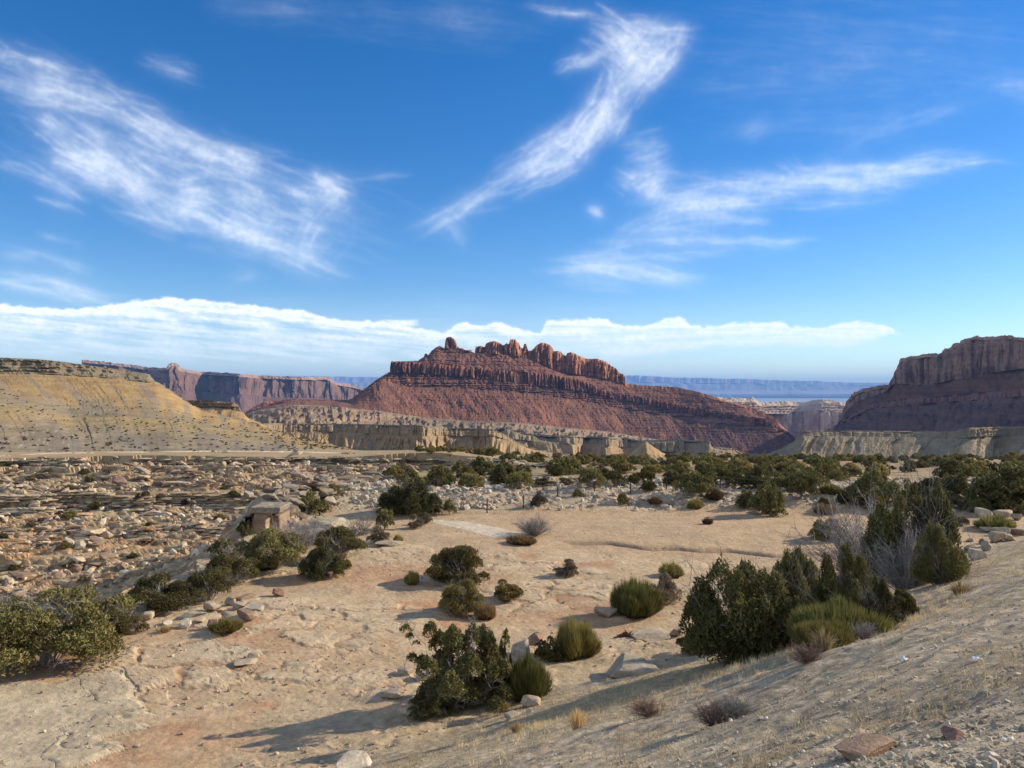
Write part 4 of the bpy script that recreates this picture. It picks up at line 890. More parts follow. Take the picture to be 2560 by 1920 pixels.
# belt of junipers over the far half of the flat
rng = np.random.RandomState(7); placed = [ground_at(p[3], p[4])[:2] for p in PL if 1130 < p[4] < 1300]
nb_ = 0; tries = 0
while nb_ < 215 and tries < 30000:
    tries += 1
    py = 1149 + 80 * rng.rand() ** 1.5; px = rng.uniform(-0, 2640) if py < 1150 else rng.uniform(820, 2640)
    if px < 1240 and py > 1150 and px < 930: continue
    if px < 820 and (px < 700 or py > 1142): continue
    if py > 1195 and rng.rand() < .45: continue
    x, y, z = ground_at(px, py)
    if rng.rand() < .5:
        y = rng.uniform(150, 262); x = (rng.uniform(1040, 2640) - CX) / F * y; px = x / y * F + CX; z = float(H(np.array([x]), np.array([y]))[0])
    if y > 290 or y < 84 or inside(np.array([x]), np.array([y]), POLY)[0] or (x < -14 and y < 150 and y > 126): continue
    if min([(x - a) ** 2 + ((y - b) * .6) ** 2 for a, b in placed] or [99]) < (1.5 + .007 * y) ** 2: continue
    placed.append((x, y)); nb_ += 1
    W = rng.uniform(1.9, 3.8); r_ = rng.rand()
    kind = 'dense' if r_ < .4 else 'round' if r_ < .72 else 'loose' if r_ < .9 else 'sage'
    if kind == 'sage': W *= .6
    zone = ("juniper of the dark belt at the back of the flat, below the right mesa", "junipers of the belt below the right mesa") if px > 1750 else ("juniper of the dark belt at the back of the flat, below the butte", "junipers of the belt below the butte") if px > 1100 else ("low juniper of the thin row along the far canyon rim", "junipers along the far rim")
    if kind == 'sage': zone = ("low grey brush in a gap of the juniper belt", "low brush in the belt")
    Hh = W * rng.uniform(.52, .78)
    if px < 1230 and y > 158: W *= .8; Hh *= .75
    plant_xyz(kind, rng.randint(0, 6), 'far' if y > 105 else 'mid', x, y, z, W, Hh, zone[0], None, zone[1])

def far_wood(n):
    """the part of the belt that merges into one mass of crowns"""
    r = np.random.RandomState(77); mb = MB(); pr = []
    for i in range(6):
        k = ('dense', 'round', 'loose')[i % 3]; m, cen, _ = crown_mesh(600 + i, 3.0, 1.9, 900, .27, .3, 14, .05, [GREEN, GREEN * [1.35, 1.15, 1.1], GREEN * .45 + OLIVE * .62][i % 3], .3)
        pr.append((np.concatenate(m.v), np.concatenate(m.q), np.concatenate(m.c)))
    y = np.sqrt(r.uniform(140 ** 2, 264 ** 2, n)); x = (r.uniform(1040, 2700, n) - CX) / F * y; z = H(x, y)
    for i in range(n):
        if inside(x[i:i + 1], y[i:i + 1], POLY)[0]: continue
        v, q, c = pr[r.randint(6)]; s = r.uniform(1.5, 3.6) / 3; a = r.rand() * 6.28; R = np.array([[math.cos(a), -math.sin(a), 0], [math.sin(a), math.cos(a), 0], [0, 0, r.uniform(.7, 1.1)]])
        mb.add(v @ R.T * s + [x[i], y[i], z[i] - .05], q, None, c * r.uniform(.65, 1.35))
    tag(mb.build('juniper_wood', [M_leaf]), "hazy far edge of the juniper belt where the crowns merge", "juniper wood", kind='stuff')
far_wood(210)
# ------------------------------------------------------------------ stones
STN = []
def stone_proto(v):
    V, T = stone_geo(900 + v, [.62, .55, .7, .45, .35, .5, .22, .28][v % 8], .6, 3, .45)
    r = np.random.RandomState(v); col = [(.38, .30, .20), (.34, .26, .18), (.28, .19, .13), (.46, .39, .29), (.26, .16, .11), (.34, .29, .22), (.36, .29, .20), (.33, .27, .195)][v % 8]
    c = np.asarray(col) * (1 + .15 * gn(V[:, 0] * 4, V[:, 2] * 9 + V[:, 1] * 3, v))[:, None]
    return make_obj('boulder', V, None, T, c, [M_stone])
stone_used = {}
def stone(v, px, py, w, h, label, cat='rock', group=None, rz=None, sink=.12, name='boulder'):
    x, y, z = ground_at(px, py); W = w * y / F; Hh = h * y / F * 1.15
    v = v % 14
    if v not in stone_used: o = stone_proto(v); hz = max(q.co.z for q in o.data.vertices); stone_used[v] = (o, hz)
    else: hz = stone_used[v][1]; o = stone_used[v][0].copy(); C.objects.link(o)
    for kk in ('label', 'category', 'group'):
        if kk in o: del o[kk]
    o.location = (x, y, z - sink * Hh); o.rotation_euler = (0, 0, (x * 5.1 + y) % 6.28 if rz is None else rz)
    if rz is None: o.scale = (W, W, Hh / hz)
    else: o.scale = (W, W * .5, Hh / hz)
    o.name = name
    return tag(o, label, cat, group)
ST = [(0, 531, 1531, 42, 20, "pale block at the back of the left rock cluster"), (1, 577, 1514, 30, 18, "squarish rock below the edge juniper, left cluster"), (2, 610, 1499, 36, 12, "flat dark rock highest in the left rock cluster"),
      (4, 698, 1489, 34, 18, "reddish-brown rock standing alone on the flat left of centre"), (1, 596, 1527, 36, 14, "long low rock in the middle of the left cluster"), (5, 640, 1527, 46, 14, "pair-like low rock at the right of the left cluster"),
      (2, 620, 1548, 44, 20, "rounded brown rock at the right front of the left cluster"), (4, 536, 1574, 34, 24, "dark upright rock beside the yellow-green tuft"), (3, 466, 1569, 24, 20, "small dark-sided rock in front of the left cluster"),
      (3, 418, 1562, 24, 8, "little flat stone in the left cluster's front"), (0, 368, 1547, 42, 20, "pale rounded boulder right of the low dark juniper"), (6, 287, 1597, 36, 17, "pinkish pale stone in front of the low dark juniper"),
      (1, 420, 1540, 26, 13, "small pointed pale stone behind the flat stone, left cluster"), (5, 480, 1544, 60, 12, "long low ledge stone across the left cluster"), (0, 500, 1560, 30, 10, "low stone just behind the golden tuft"),
      (0, 633, 1648, 30, 15, "small cube-like stone on the left open slickrock"), (6, 614, 1660, 54, 11, "flat pale slab under the cube-like stone on the left"), (7, 700, 1488, 20, 8, "little flat stone beside the reddish-brown rock"),
      (3, 885, 1925, 84, 32, "white rounded rock at the bottom edge of the picture"), (6, 1582, 1682, 128, 34, "large flat slab lying in the shadow left of the right thicket"), (1, 1516, 1541, 52, 24, "pale broken rock left of the round bright green broom shrub"),
      (5, 1305, 1640, 56, 42, "grey boulder behind the right side of the front juniper"), (4, 1338, 1608, 44, 24, "brown boulder left of the yellow-green broom"), (6, 1620, 1592, 90, 14, "long thin slab left of the biggest juniper"),
      (4, 1690, 1590, 34, 18, "dark shaded rock touching the biggest juniper's left side"), (3, 1060, 1700, 34, 18, "pale rounded stone left of the front juniper"), (7, 1012, 1690, 34, 16, "flat pale stone far left of the front juniper"),
      (6, 985, 1742, 60, 20, "flat grey rock in the front juniper's shadow"), (0, 1326, 1770, 50, 22, "pale rock in the sand right of the broom shrub at the front juniper"), (7, 1280, 1800, 36, 15, "flat white stone on the sand below the front juniper"),
      (3, 1325, 1788, 16, 10, "tiny white stone next to the flat white stone"), (2, 2155, 1918, 115, 44, "long brown rock half buried at the bottom edge, right"), (4, 2385, 1880, 62, 24, "low reddish rock half buried in gravel near the lower right corner"),
      (3, 2455, 1292, 38, 22, "smooth white boulder on the bank at the right"), (0, 2503, 1291, 56, 17, "long flat-topped grey boulder right of the white one"), (1, 2540, 1300, 22, 16, "pale boulder cut off by the right edge"),
      (2, 2426, 1378, 30, 14, "flat red-brown boulder at the left of the pile"), (4, 2459, 1369, 22, 22, "round dark boulder in the pile below the broom shrub"), (3, 2441, 1396, 42, 28, "largest pale boulder at the front of the pile"),
      (5, 2468, 1377, 26, 22, "grey boulder behind the largest pale one"), (0, 2492, 1356, 38, 28, "tall tan boulder in the middle of the pile"), (1, 2503, 1338, 34, 20, "red boulder at the top of the pile"),
      (3, 2391, 1355, 22, 14, "small white boulder apart on the left of the pile"), (6, 2520, 1352, 36, 16, "flat grey boulder at the right of the pile"), (1, 2465, 1330, 24, 13, "pale stone behind the pile"), (2, 2540, 1336, 34, 16, "brown stone at the right end of the pile"), (3, 2424, 1354, 18, 10, "small pale stone left behind the pile"),
      (0, 826, 1268, 34, 26, "rounded upright boulder on the outcrop above the fence post"), (5, 862, 1260, 38, 18, "rounded boulder right of the upright one on the outcrop"), (1, 848, 1273, 44, 16, "long rounded boulder in the middle of the outcrop pile"), (0, 848, 1289, 46, 22, "big smooth boulder at the front of the outcrop pile"), (2, 812, 1292, 38, 28, "broad boulder at the left of the outcrop pile"), (5, 778, 1298, 26, 20, "smaller boulder at the far left of the outcrop pile"), (1, 800, 1308, 34, 16, "low boulder at the foot of the outcrop pile"),
      (6, 820, 1322, 110, 22, "long pale ledge slab below the outcrop pile"), (7, 880, 1312, 90, 20, "pale ledge slab behind the pinkish leafless shrub"), (6, 975, 1366, 60, 12, "grey slab beside the tiny yellow-green shrub"), (7, 790, 1340, 60, 16, "pale slab among the grey bushes"),
      (4, 300, 1212, 36, 22, "dark overturned block half way up the canyon wall"), (0, 270, 1345, 26, 22, "pale tilted block low on the canyon wall"), (5, 620, 1250, 30, 15, "pale block by the canyon wall's right end"), (3, 296, 1460, 22, 17, "round whitish boulder on the canyon floor"), (2, 272, 1466, 28, 14, "flat brown boulder on the canyon floor")]
for s_ in ST: stone(*s_)

def scatter(name, pts, smin, smax, cols, label, cat, seed, flat=.55, pw=2.2, sub=1, mat=None, kind='stuff'):
    """many loose stones as one object"""
    r = np.random.RandomState(seed); protos = [stone_geo(1200 + seed * 9 + i, r.uniform(.35, .75), .6, sub) for i in range(5)]
    n = len(pts); k = r.randint(0, 5, n); S = smin + (smax - smin) * r.rand(n) ** pw if np.isscalar(smax) else smin + (smax - smin) * r.rand(n) ** pw
    a = r.rand(n) * 6.283; tl = r.normal(size=n) * .55; mb = MB(); cols = np.asarray(cols)
    for j in range(5):
        m = np.where(k == j)[0]
        if not len(m): continue
        V, T = protos[j]; V = V - [0, 0, V[:, 2].max() * .3]
        ca, sa, ct, st = np.cos(a[m])[:, None], np.sin(a[m])[:, None], np.cos(tl[m])[:, None], np.sin(tl[m])[:, None]
        asp = r.uniform(.6, 1.1, len(m))[:, None]
        x, y, z = V[None, :, 0], V[None, :, 1] * asp, V[None, :, 2]
        x, z = x * ct - z * st, x * st + z * ct; x, y = x * ca - y * sa, x * sa + y * ca
        W = np.stack([x, y, z], -1) * S[m][:, None, None] + pts[m][:, None, :]
        c = cols[r.randint(0, len(cols), len(m))] * r.uniform(.8, 1.2, len(m))[:, None]
        mb.add(W.reshape(-1, 3), None, (T[None] + (np.arange(len(m)) * len(V))[:, None, None]).reshape(-1, 3), np.repeat(c, len(V), 0))
    o = mb.build(name, [mat or M_stone]); return tag(o, label, cat, kind=kind)
def pts_in(n, x0, x1, y0, y1, ok, seed, persp=False):
    r = np.random.RandomState(seed)
    if persp: y = 1 / (1 / y1 + (1 / y0 - 1 / y1) * r.rand(n)); x = (r.uniform(x0, x1, n) - CX) / F * y
    else: x, y = r.uniform(x0, x1, n), r.uniform(y0, y1, n)
    z, I = H(x, y, True, True); m = ok(x, y, I, r.rand(n))
    return np.stack([x, y, z], 1)[m]
P = pts_in(40000, -120, 15, 34, 170, lambda x, y, I, r: I['ins'] & (r < (.08 + .92 * ss(-.1, .5, fbm(x / 9, y / 7, 3, 801))) * (1 - .8 * np.exp(-((I['t'] - 28) / 2.5) ** 2))) & (x > -y * .76), 1)
scatter('canyon_rubble', P[:20000], .18, 1.7, [(.48, .38, .25), (.42, .31, .19), (.34, .23, .14), (.52, .43, .31), (.27, .18, .12)], "pale and orange rubble covering the terraced canyon wall", "rubble", 3, pw=4.5, sub=1)
def slabs(name, pts, smin, smax, cols, seed, **kw):
    """long flat ledge blocks lying along the contour"""
    r = np.random.RandomState(seed); mb = MB(); cols = np.asarray(cols); n = len(pts)
    for j in range(6):
        V, T = stone_geo(1500 + j, 1, .8, 2, .38); V = V / (V.max(0) - V.min(0)); V = V - [0, 0, V[:, 2].min()]
        m = np.arange(n)[np.arange(n) % 6 == j]; S = smin + (smax - smin) * r.rand(len(m)) ** 1.8; a = r.normal(size=len(m)) * .5; ca, sa = np.cos(a)[:, None], np.sin(a)[:, None]
        x, y, z = V[None, :, 0] * S[:, None], V[None, :, 1] * S[:, None] * r.uniform(.3, .6, (len(m), 1)), V[None, :, 2] * (S[:, None] ** .5) * r.uniform(.22, .5, (len(m), 1))
        z = z + x * r.normal(size=(len(m), 1)) * .14
        W = np.stack([x * ca - y * sa, x * sa + y * ca, z], -1) + pts[m][:, None, :]
        mb.add(W.reshape(-1, 3), None, (T[None] + (np.arange(len(m)) * len(V))[:, None, None]).reshape(-1, 3), np.repeat(cols[r.randint(0, len(cols), len(m))] * r.uniform(.75, 1.2, (len(m), 1)), len(V), 0))
    return mb.build(name, [M_crag], **kw)
T_ = (0.2, 1.2, 6, 11.5, 19, 28, 30, 37, 45, 52, 60, 68, 75, 83)
P = pts_in(30000, -120, 12, 70, 172, lambda x, y, I, r: I['farwall'] & (x > -y * .76) & (np.min([np.abs(I['t'] - a) for a in T_], 0) < .7) & (r < .35 + .5 * ss(-.2, .3, fbm(x / 13, y / 9, 2, 811))), 12)
r12 = np.random.RandomState(12); P = P[:1300]; P = P + np.stack([0 * P[:, 0], 0 * P[:, 0], r12.choice([-.25, .1, .45, .8], len(P), p=[.4, .3, .2, .1])], 1)
tag(slabs('canyon_ledges', P, .6, 3.2, [(.46, .36, .23), (.40, .29, .18), (.36, .24, .14), (.27, .19, .13), (.48, .39, .27), (.20, .14, .10)], 13), "layered ledge blocks stepping down the far canyon wall", "ledges", kind='stuff')
def cliff_blocks(a, b, n, seed):
    q = pts_in(60000, -120, 10, 100 if a > 5 else 140, 175, lambda x, y, I, r: I['farwall'] & (x > -y * .76) & (I['t' if a > 5 else 'df'] > a) & (I['t' if a > 5 else 'df'] < b), seed)[:n]
    r = np.random.RandomState(seed); q[:, 2] -= r.uniform(0, .5, len(q)); return q
def strata_blocks(name, q, label, seed):
    r = np.random.RandomState(seed); mb = MB(); cols = np.array([(.44, .34, .21), (.24, .16, .11), (.40, .27, .15), (.47, .38, .25), (.18, .125, .09), (.36, .25, .16)])
    for j in range(5):
        V, T = stone_geo(1700 + j, 1, .8, 2, .3); V = V / (V.max(0) - V.min(0)); V = V - [0, 0, V[:, 2].min()]
        m = np.arange(len(q))[np.arange(len(q)) % 5 == j]; k = len(m); lz = np.floor(q[m, 2] / .42); zz = lz * .42
        W = V[None] * np.stack([r.uniform(1.2, 4.2, k), r.uniform(.8, 1.6, k), r.uniform(.30, .46, k)], 1)[:, None, :]; a = r.normal(size=k) * .12
        x, y = W[..., 0], W[..., 1]; W = np.stack([x * np.cos(a)[:, None] - y * np.sin(a)[:, None], x * np.sin(a)[:, None] + y * np.cos(a)[:, None], W[..., 2]], -1) + np.stack([q[m, 0], q[m, 1] - r.uniform(0, .4, k), zz], 1)[:, None, :]
        c = cols[(hsh(lz, 0 * lz, 5) * 6).astype(int) % 6] * r.uniform(.75, 1.2, (k, 1))
        mb.add(W.reshape(-1, 3), None, (T[None] + (np.arange(k) * len(V))[:, None, None]).reshape(-1, 3), np.repeat(c, len(V), 0))
    tag(mb.build(name, [M_crag]), label, "ledges", kind='stuff')
strata_blocks('rim_ledges', np.concatenate([cliff_blocks(.05, 1.3, 1100, 31), cliff_blocks(26.3, 29.6, 1100, 32), cliff_blocks(5.3, 6.6, 350, 33), cliff_blocks(44, 46, 350, 34)]), "thin-bedded ledges of the canyon rim and mid cliff band", 35)
co = np.zeros(len(rock.data.vertices) * 3); rock.data.vertices.foreach_get('co', co); co = co.reshape(-1, 3); u_ = co[:, 0] / co[:, 1] * F + CX
co = co[(u_ > 680) & (u_ < 985) & (co[:, 1] > 64) & (co[:, 1] < 101)]; co = co[r12.choice(len(co), 230, replace=False)] - [0, .4, .35]
LG = slabs('ledges', co, .9, 3.3, [(.24, .19, .135), (.19, .15, .105), (.15, .115, .085), (.29, .24, .175)], 14, parent=rock); LG['kind'] = 'stuff'
def block(name, px0, px1, py0, py1, D, deep, col, seed, flare=0.0):
    """a squared sandstone block with worn edges, part of the outcrop"""
    x0, x1, z0, z1 = (px0 - CX) / F * D, (px1 - CX) / F * D, (HY - py1) / F * D, (HY - py0) / F * D
    bm = bmesh.new(); bmesh.ops.create_cube(bm, size=1.0); bmesh.ops.subdivide_edges(bm, edges=bm.edges[:], cuts=11, use_grid_fill=True)
    V = np.array([v.co[:] for v in bm.verts]); Q = np.array([[v.index for v in f.verts] for f in bm.faces]); bm.free()
    p = V * 2; p = p / np.maximum(1, (np.abs(p) ** 14).sum(1) ** (1 / 14))[:, None] / 2
    W = np.stack([(x0 + x1) / 2 + p[:, 0] * (x1 - x0), D + deep / 2 + p[:, 1] * deep, (z0 + z1) / 2 + p[:, 2] * (z1 - z0)], 1)
    W[:, 0] += .07 * fbm(W[:, 2] * 1.5, W[:, 1] * 1.5, 3, seed) + flare * p[:, 2]; W[:, 1] += .07 * fbm(W[:, 0] * 2, W[:, 2] * 2.5, 3, seed + 1) ; W[:, 2] += .06 * fbm(W[:, 0] * 2, W[:, 1], 3, seed + 2)
    c = np.asarray(col) * (1 + .2 * gn(W[:, 0] * .8, W[:, 2] * 5, seed + 3))[:, None]
    make_obj(name, W, Q, None, c, [M_crag], parent=rock)
block('overhang_block', 633, 666, 1282, 1345, 63.2, 3.0, (.33, .23, .15), 41)
block('recessed_block', 664, 700, 1288, 1342, 64.2, 3.0, (.26, .18, .12), 42)
block('cap_slab', 622, 700, 1268, 1284, 62.8, 3.2, (.27, .22, .16), 43, .12)
P = pts_in(16000, -30, 75, 74, 104, lambda x, y, I, r: (~I['ins']) & (r < I['rocky'] * (.25 + .75 * ss(-.1, .4, fbm(x / 7, y / 4, 3, 802)))), 2)
scatter('bank_rubble', P[:5200], .10, .85, [(.42, .36, .27), (.36, .30, .22), (.33, .25, .18), (.48, .42, .32)], "grey-white rubble along the low bank behind the sandy flat", "rubble", 4, pw=3.0, sub=1)
P = pts_in(30000, -200, 2700, 4, 30, lambda x, y, I, r: (I['s'] > -2.5) & (r < .75), 5, True)
scatter('gravel', P[:20000], .012, .075, [(.36, .30, .22), (.42, .355, .265), (.29, .24, .175), (.47, .41, .31)], "coarse loose gravel on the road bank", "gravel", 5, pw=5.0, sub=1)
P = pts_in(14000, -100, 2650, 22, 76, lambda x, y, I, r: (I['s'] < 0) & (~I['ins']) & (r < .25 + .5 * (I['sl'] > .5)) & (I['s'] < 1), 6, True)
scatter('stone_chips', P[:4200], .02, .20, [(.42, .34, .24), (.46, .38, .27), (.36, .26, .18), (.28, .19, .13)], "scattered flat stone chips on the slickrock flat", "stone chips", 6, pw=5.0, sub=1)

# ------------------------------------------------------------------ dry grass on the bank, one mass of blades
def grass_mass(name, pts, hmin, hmax, bw, cols, seed, label, per=9, spread=.12):
    r = np.random.RandomState(seed); n = len(pts) * per; b = np.repeat(pts, per, 0) + np.stack([r.normal(size=n) * spread, r.normal(size=n) * spread, np.full(n, -.02)], 1)
    L = np.repeat(r.uniform(hmin, hmax, len(pts)), per) * r.uniform(.5, 1.1, n); d = r.normal(size=(n, 3)) * [.38, .38, 0] + [0, 0, 1]
    t = b + unit(d) * L[:, None]; s = unit(np.cross(t - b, r.normal(size=(n, 3)))) * bw * .5
    c = np.repeat(np.asarray(cols)[r.randint(0, len(cols), len(pts))], per, 0) * r.uniform(.75, 1.25, n)[:, None]
    mb = MB(); mb.add(np.stack([b - s, b + s, t], 1).reshape(-1, 3), None, np.arange(n * 3).reshape(n, 3), np.repeat(c, 3, 0))
    return tag(mb.build(name, [M_leaf]), label, "dry grass", kind='stuff')
P = pts_in(70000, -200, 2700, 7, 46, lambda x, y, I, r: (I['s'] > -2.6) & (r < (.75 * ss(12, 24, y) * np.exp(-((I['s'] - 6.0) / 8.0) ** 2) * ss(-8, 4, x) + .04) * ss(-.45, .35, fbm(x / 1.8, y / 1.8, 3, 803))), 8, True)
P_ = pts_in(9000, 1150, 2650, 8, 40, lambda x, y, I, r: (I['s'] > -.5) & (I['s'] < 13) & (r < ss(13, 22, y) * ss(-.3, .3, fbm(x / 2.5, y / 2.5, 3, 821))), 18, True)
grass_mass('grass_clumps', P_[:750], .07, .27, .011, [(.50, .41, .25), (.45, .37, .25), (.38, .33, .26), (.54, .43, .23)], 19, "clumps of tan and yellow dry grass on the upper bank", 34, .07)
grass_mass('dry_grass', P[:10500], .04, .20, .011, [(.56, .43, .22), (.60, .48, .27), (.48, .37, .21), (.42, .34, .23)], 9, "straw-coloured dry grass on the gravel bank")
P = pts_in(30000, -40, 90, 66, 84, lambda x, y, I, r: (~I['ins']) & (x > -14) & (r < .5 * ss(72, 76, y) * ss(83, 78, y) * ss(-.1, .4, fbm(x / 5, y / 2.5, 3, 804))), 10)
grass_mass('dry_grass', P[:2500], .18, .5, .035, [(.50, .39, .22), (.55, .45, .27)], 11, "pale dry grass along the back edge of the sandy flat", 7, .25)

# ------------------------------------------------------------------ small scrub dotted over the left hill and the bench, too many to count
def scrub_on(names, n, seed, col, smin, smax, label, cond):
    r = np.random.RandomState(seed); mb = MB(); cnt = 0
    for nm in names:
        for o in [q for q in C.objects if q.get('label', '').startswith(nm)]:
            co = np.zeros(len(o.data.vertices) * 3); o.data.vertices.foreach_get('co', co); co = co.reshape(-1, 3)
            co = co[cond(co)]; k = r.choice(len(co), min(n, len(co)), replace=False); P = co[k]
            for p in P:
                s = r.uniform(smin, smax); m = 14; d = unit(r.normal(size=(m, 3))); d[:, 2] = abs(d[:, 2])
                quads_at(mb, p + d * [s * .5, s * .5, s * .4], d + r.normal(size=(m, 3)) * .4, r.normal(size=(m, 3)), np.full(m, s * .55), np.full(m, s * .42), np.asarray(col) * r.uniform(.7, 1.4, (m, 1)))
    return tag(mb.build('desert_scrub', [M_leaf]), label, "scrub", kind='stuff')
scrub_on(["yellow-ochre hill"], 1200, 21, (.12, .10, .055), .25, 1.2, "tiny dark scrub dotted over the left hill's lower slope", lambda c: (c[:, 1] < 452) & (c[:, 2] > -26) & (c[:, 0] > -340))

# ------------------------------------------------------------------ wire fence behind the flat
def fence(bases, hgt, label, brace=None):
    root = empty('wire_fence'); pts = [ground_at(*b) for b in bases]; root.location = pts[0]; o0 = np.array(pts[0]); M_post = rock_mat("rusty_steel", (4, 20), .2, .005)
    tops = []
    for i, p in enumerate(pts):
        q = np.array(p) - o0; w = .06; mb = MB(); r = np.random.RandomState(i); ln = r.normal(size=2) * .03
        t = q + [ln[0], ln[1], hgt]
        for dx, dy, sx, sy in ((0, 0, w, .012), (0, .03, .012, w)):
            v = [(q[0] + dx + a * sx, q[1] + dy + b * sy, q[2] - .3) for a, b in ((-1, -1), (1, -1), (1, 1), (-1, 1))] + [(t[0] + dx + a * sx, t[1] + dy + b * sy, t[2]) for a, b in ((-1, -1), (1, -1), (1, 1), (-1, 1))]
            mb.add(v, [(0, 1, 5, 4), (1, 2, 6, 5), (2, 3, 7, 6), (3, 0, 4, 7), (4, 5, 6, 7)], None, (.10, .065, .05))
        mb.build('post', [M_post], root); tops.append((q, t))
    for k in range(3):
        f = .35 + .28 * k; mb = MB()
        for (a, b), (c, d) in zip(tops[:-1], tops[1:]):
            s, e = a + (b - a) * f, c + (d - c) * f; m = (s + e) / 2 - [0, 0, .05]; mb.tube([s, m, e], [.006] * 3, (.2, .17, .15), 3)
        mb.build('wire', [M_post], root)
    if brace:
        a, b = tops[0]; e = np.array(ground_at(*brace)) - o0
        mb = MB(); mb.tube([b * .9 + a * .1, (b + e) / 2, e + [0, 0, .05]], [.06, .06, .06], (.36, .32, .26), 6); mb.build('brace_pole', [M_stem], root)
    return tag(root, label, "fence")
fence([(798, 1311), (866, 1297), (950, 1285), (1032, 1278), (1124, 1279), (1217.5, 1283), (1308.7, 1271), (1393, 1250), (1486, 1236), (1576, 1230), (1666, 1225), (1800, 1226), (1920, 1228), (2050, 1230), (2170, 1232), (2283, 1237), (2420, 1240), (2580, 1246)],
      1.35, "thin rusty wire fence crossing behind the sandy flat", (840, 1330))

# ------------------------------------------------------------------ stump, dead log, litter, dirt road
def stump():
    x, y, z = ground_at(1562, 1596); root_mb = MB(); r = np.random.RandomState(3); s = 52 * y / F
    for i in range(16):
        a = r.uniform(0, 6.28); q = r.uniform(0, .38) * s; h = s * r.uniform(.12, .42); b = np.array([math.cos(a) * q, math.sin(a) * q * .5, -.05])
        root_mb.tube([b, b + [r.normal() * .06, 0, h * .6], b + [r.normal() * .1, 0, h]], [.08 * s, .055 * s, .012 * s], np.array((.13, .055, .04)) * r.uniform(.7, 1.4), 5)
    root_mb.tube([(-.55 * s, -.1, .02), (0, 0, .07), (.55 * s, .1, .02)], [.03 * s, .09 * s, .03 * s], (.15, .07, .05), 6)
    o = root_mb.build('dead_stump', [M_stem]); o.location = (x, y, z); tag(o, "dark red splintered stump lying in pale grass right of the yellow-green broom", "stump")
stump()
def log():
    x, y, z = ground_at(2225, 1868); s = y / F; mb = MB()
    mb.tube([(-30 * s, 0, .0), (-12 * s, 0, 10 * s), (2 * s, .02, 34 * s), (22 * s, .05, 40 * s), (34 * s, .05, 38 * s)], np.array([3.5, 3, 2.4, 1.8, .6]) * s, (.50, .42, .32), 6)
    o = mb.build('dead_branch', [M_stem]); o.location = (x, y, z); tag(o, "bleached bent branch sticking up from the gravel near the bottom right", "branch")
log()
def litter(px, py, w, name, label, cat, col, seed):
    x, y, z = ground_at(px, py); s = w * y / F; r = np.random.RandomState(seed); g = np.linspace(-1, 1, 7); A, B = np.meshgrid(g, g)
    Zz = .35 * fbm(A * 1.7, B * 1.7, 3, seed) + .42 * (1 - (A ** 2 + B ** 2) / 2) + .15 * r.rand(7, 7)
    o = make_obj(name, np.stack([A * s * .5, B * s * .4, np.maximum(Zz, 0) * s * .8 + .01], -1), grid_faces(7, 7), cols=cst(A, col), mats=[M_stone]); o.location = (x, y, z)
    sm = o.modifiers.new('t', 'SOLIDIFY'); sm.thickness = .004; tag(o, label, cat)
litter(2441, 1684, 20, 'crumpled_paper', "crumpled white paper lying on the gravel bank at the right", "litter", (.85, .85, .86), 3)
litter(2260, 1690, 20, 'paper_scrap', "small flat white scrap left of the crumpled paper", "litter", (.75, .74, .70), 5)
def road():
    pp = [(-260, 1150), (-60, 1143), (30, 1138), (110, 1133.5), (200, 1131.5), (300, 1130.5), (430, 1128.5), (520, 1127.5), (640, 1128), (760, 1130), (860, 1133)]
    hill = [q for q in C.objects if q.get('label', '').startswith("yellow-ochre hill")][0]
    dg = bpy.context.evaluated_depsgraph_get(); L = []
    for px in np.arange(-240, 860, 12):
        row = []
        for e in (1.6, -.9):
            py = ip(px, pp) + e; d = Vector(((px - CX) / F, 1, (HY - py) / F)).normalized()
            ok, loc, nrm, idx, ob, mt = scene.ray_cast(dg, Vector((0, 0, 0)) + d * 120, d)
            row.append((loc - d * .12) if ok and loc.y < 330 else d * 240)
        L.append([tuple(v) for v in row])
    a = np.array(L); o = make_obj('dirt_road', a.reshape(-1, 3), grid_faces(len(L), 2), cols=cst(a[..., 0], (.62, .50, .33)), mats=[M_hill]); tag(o, "pale dirt track along the foot of the left hill", "road", kind='structure')
road()

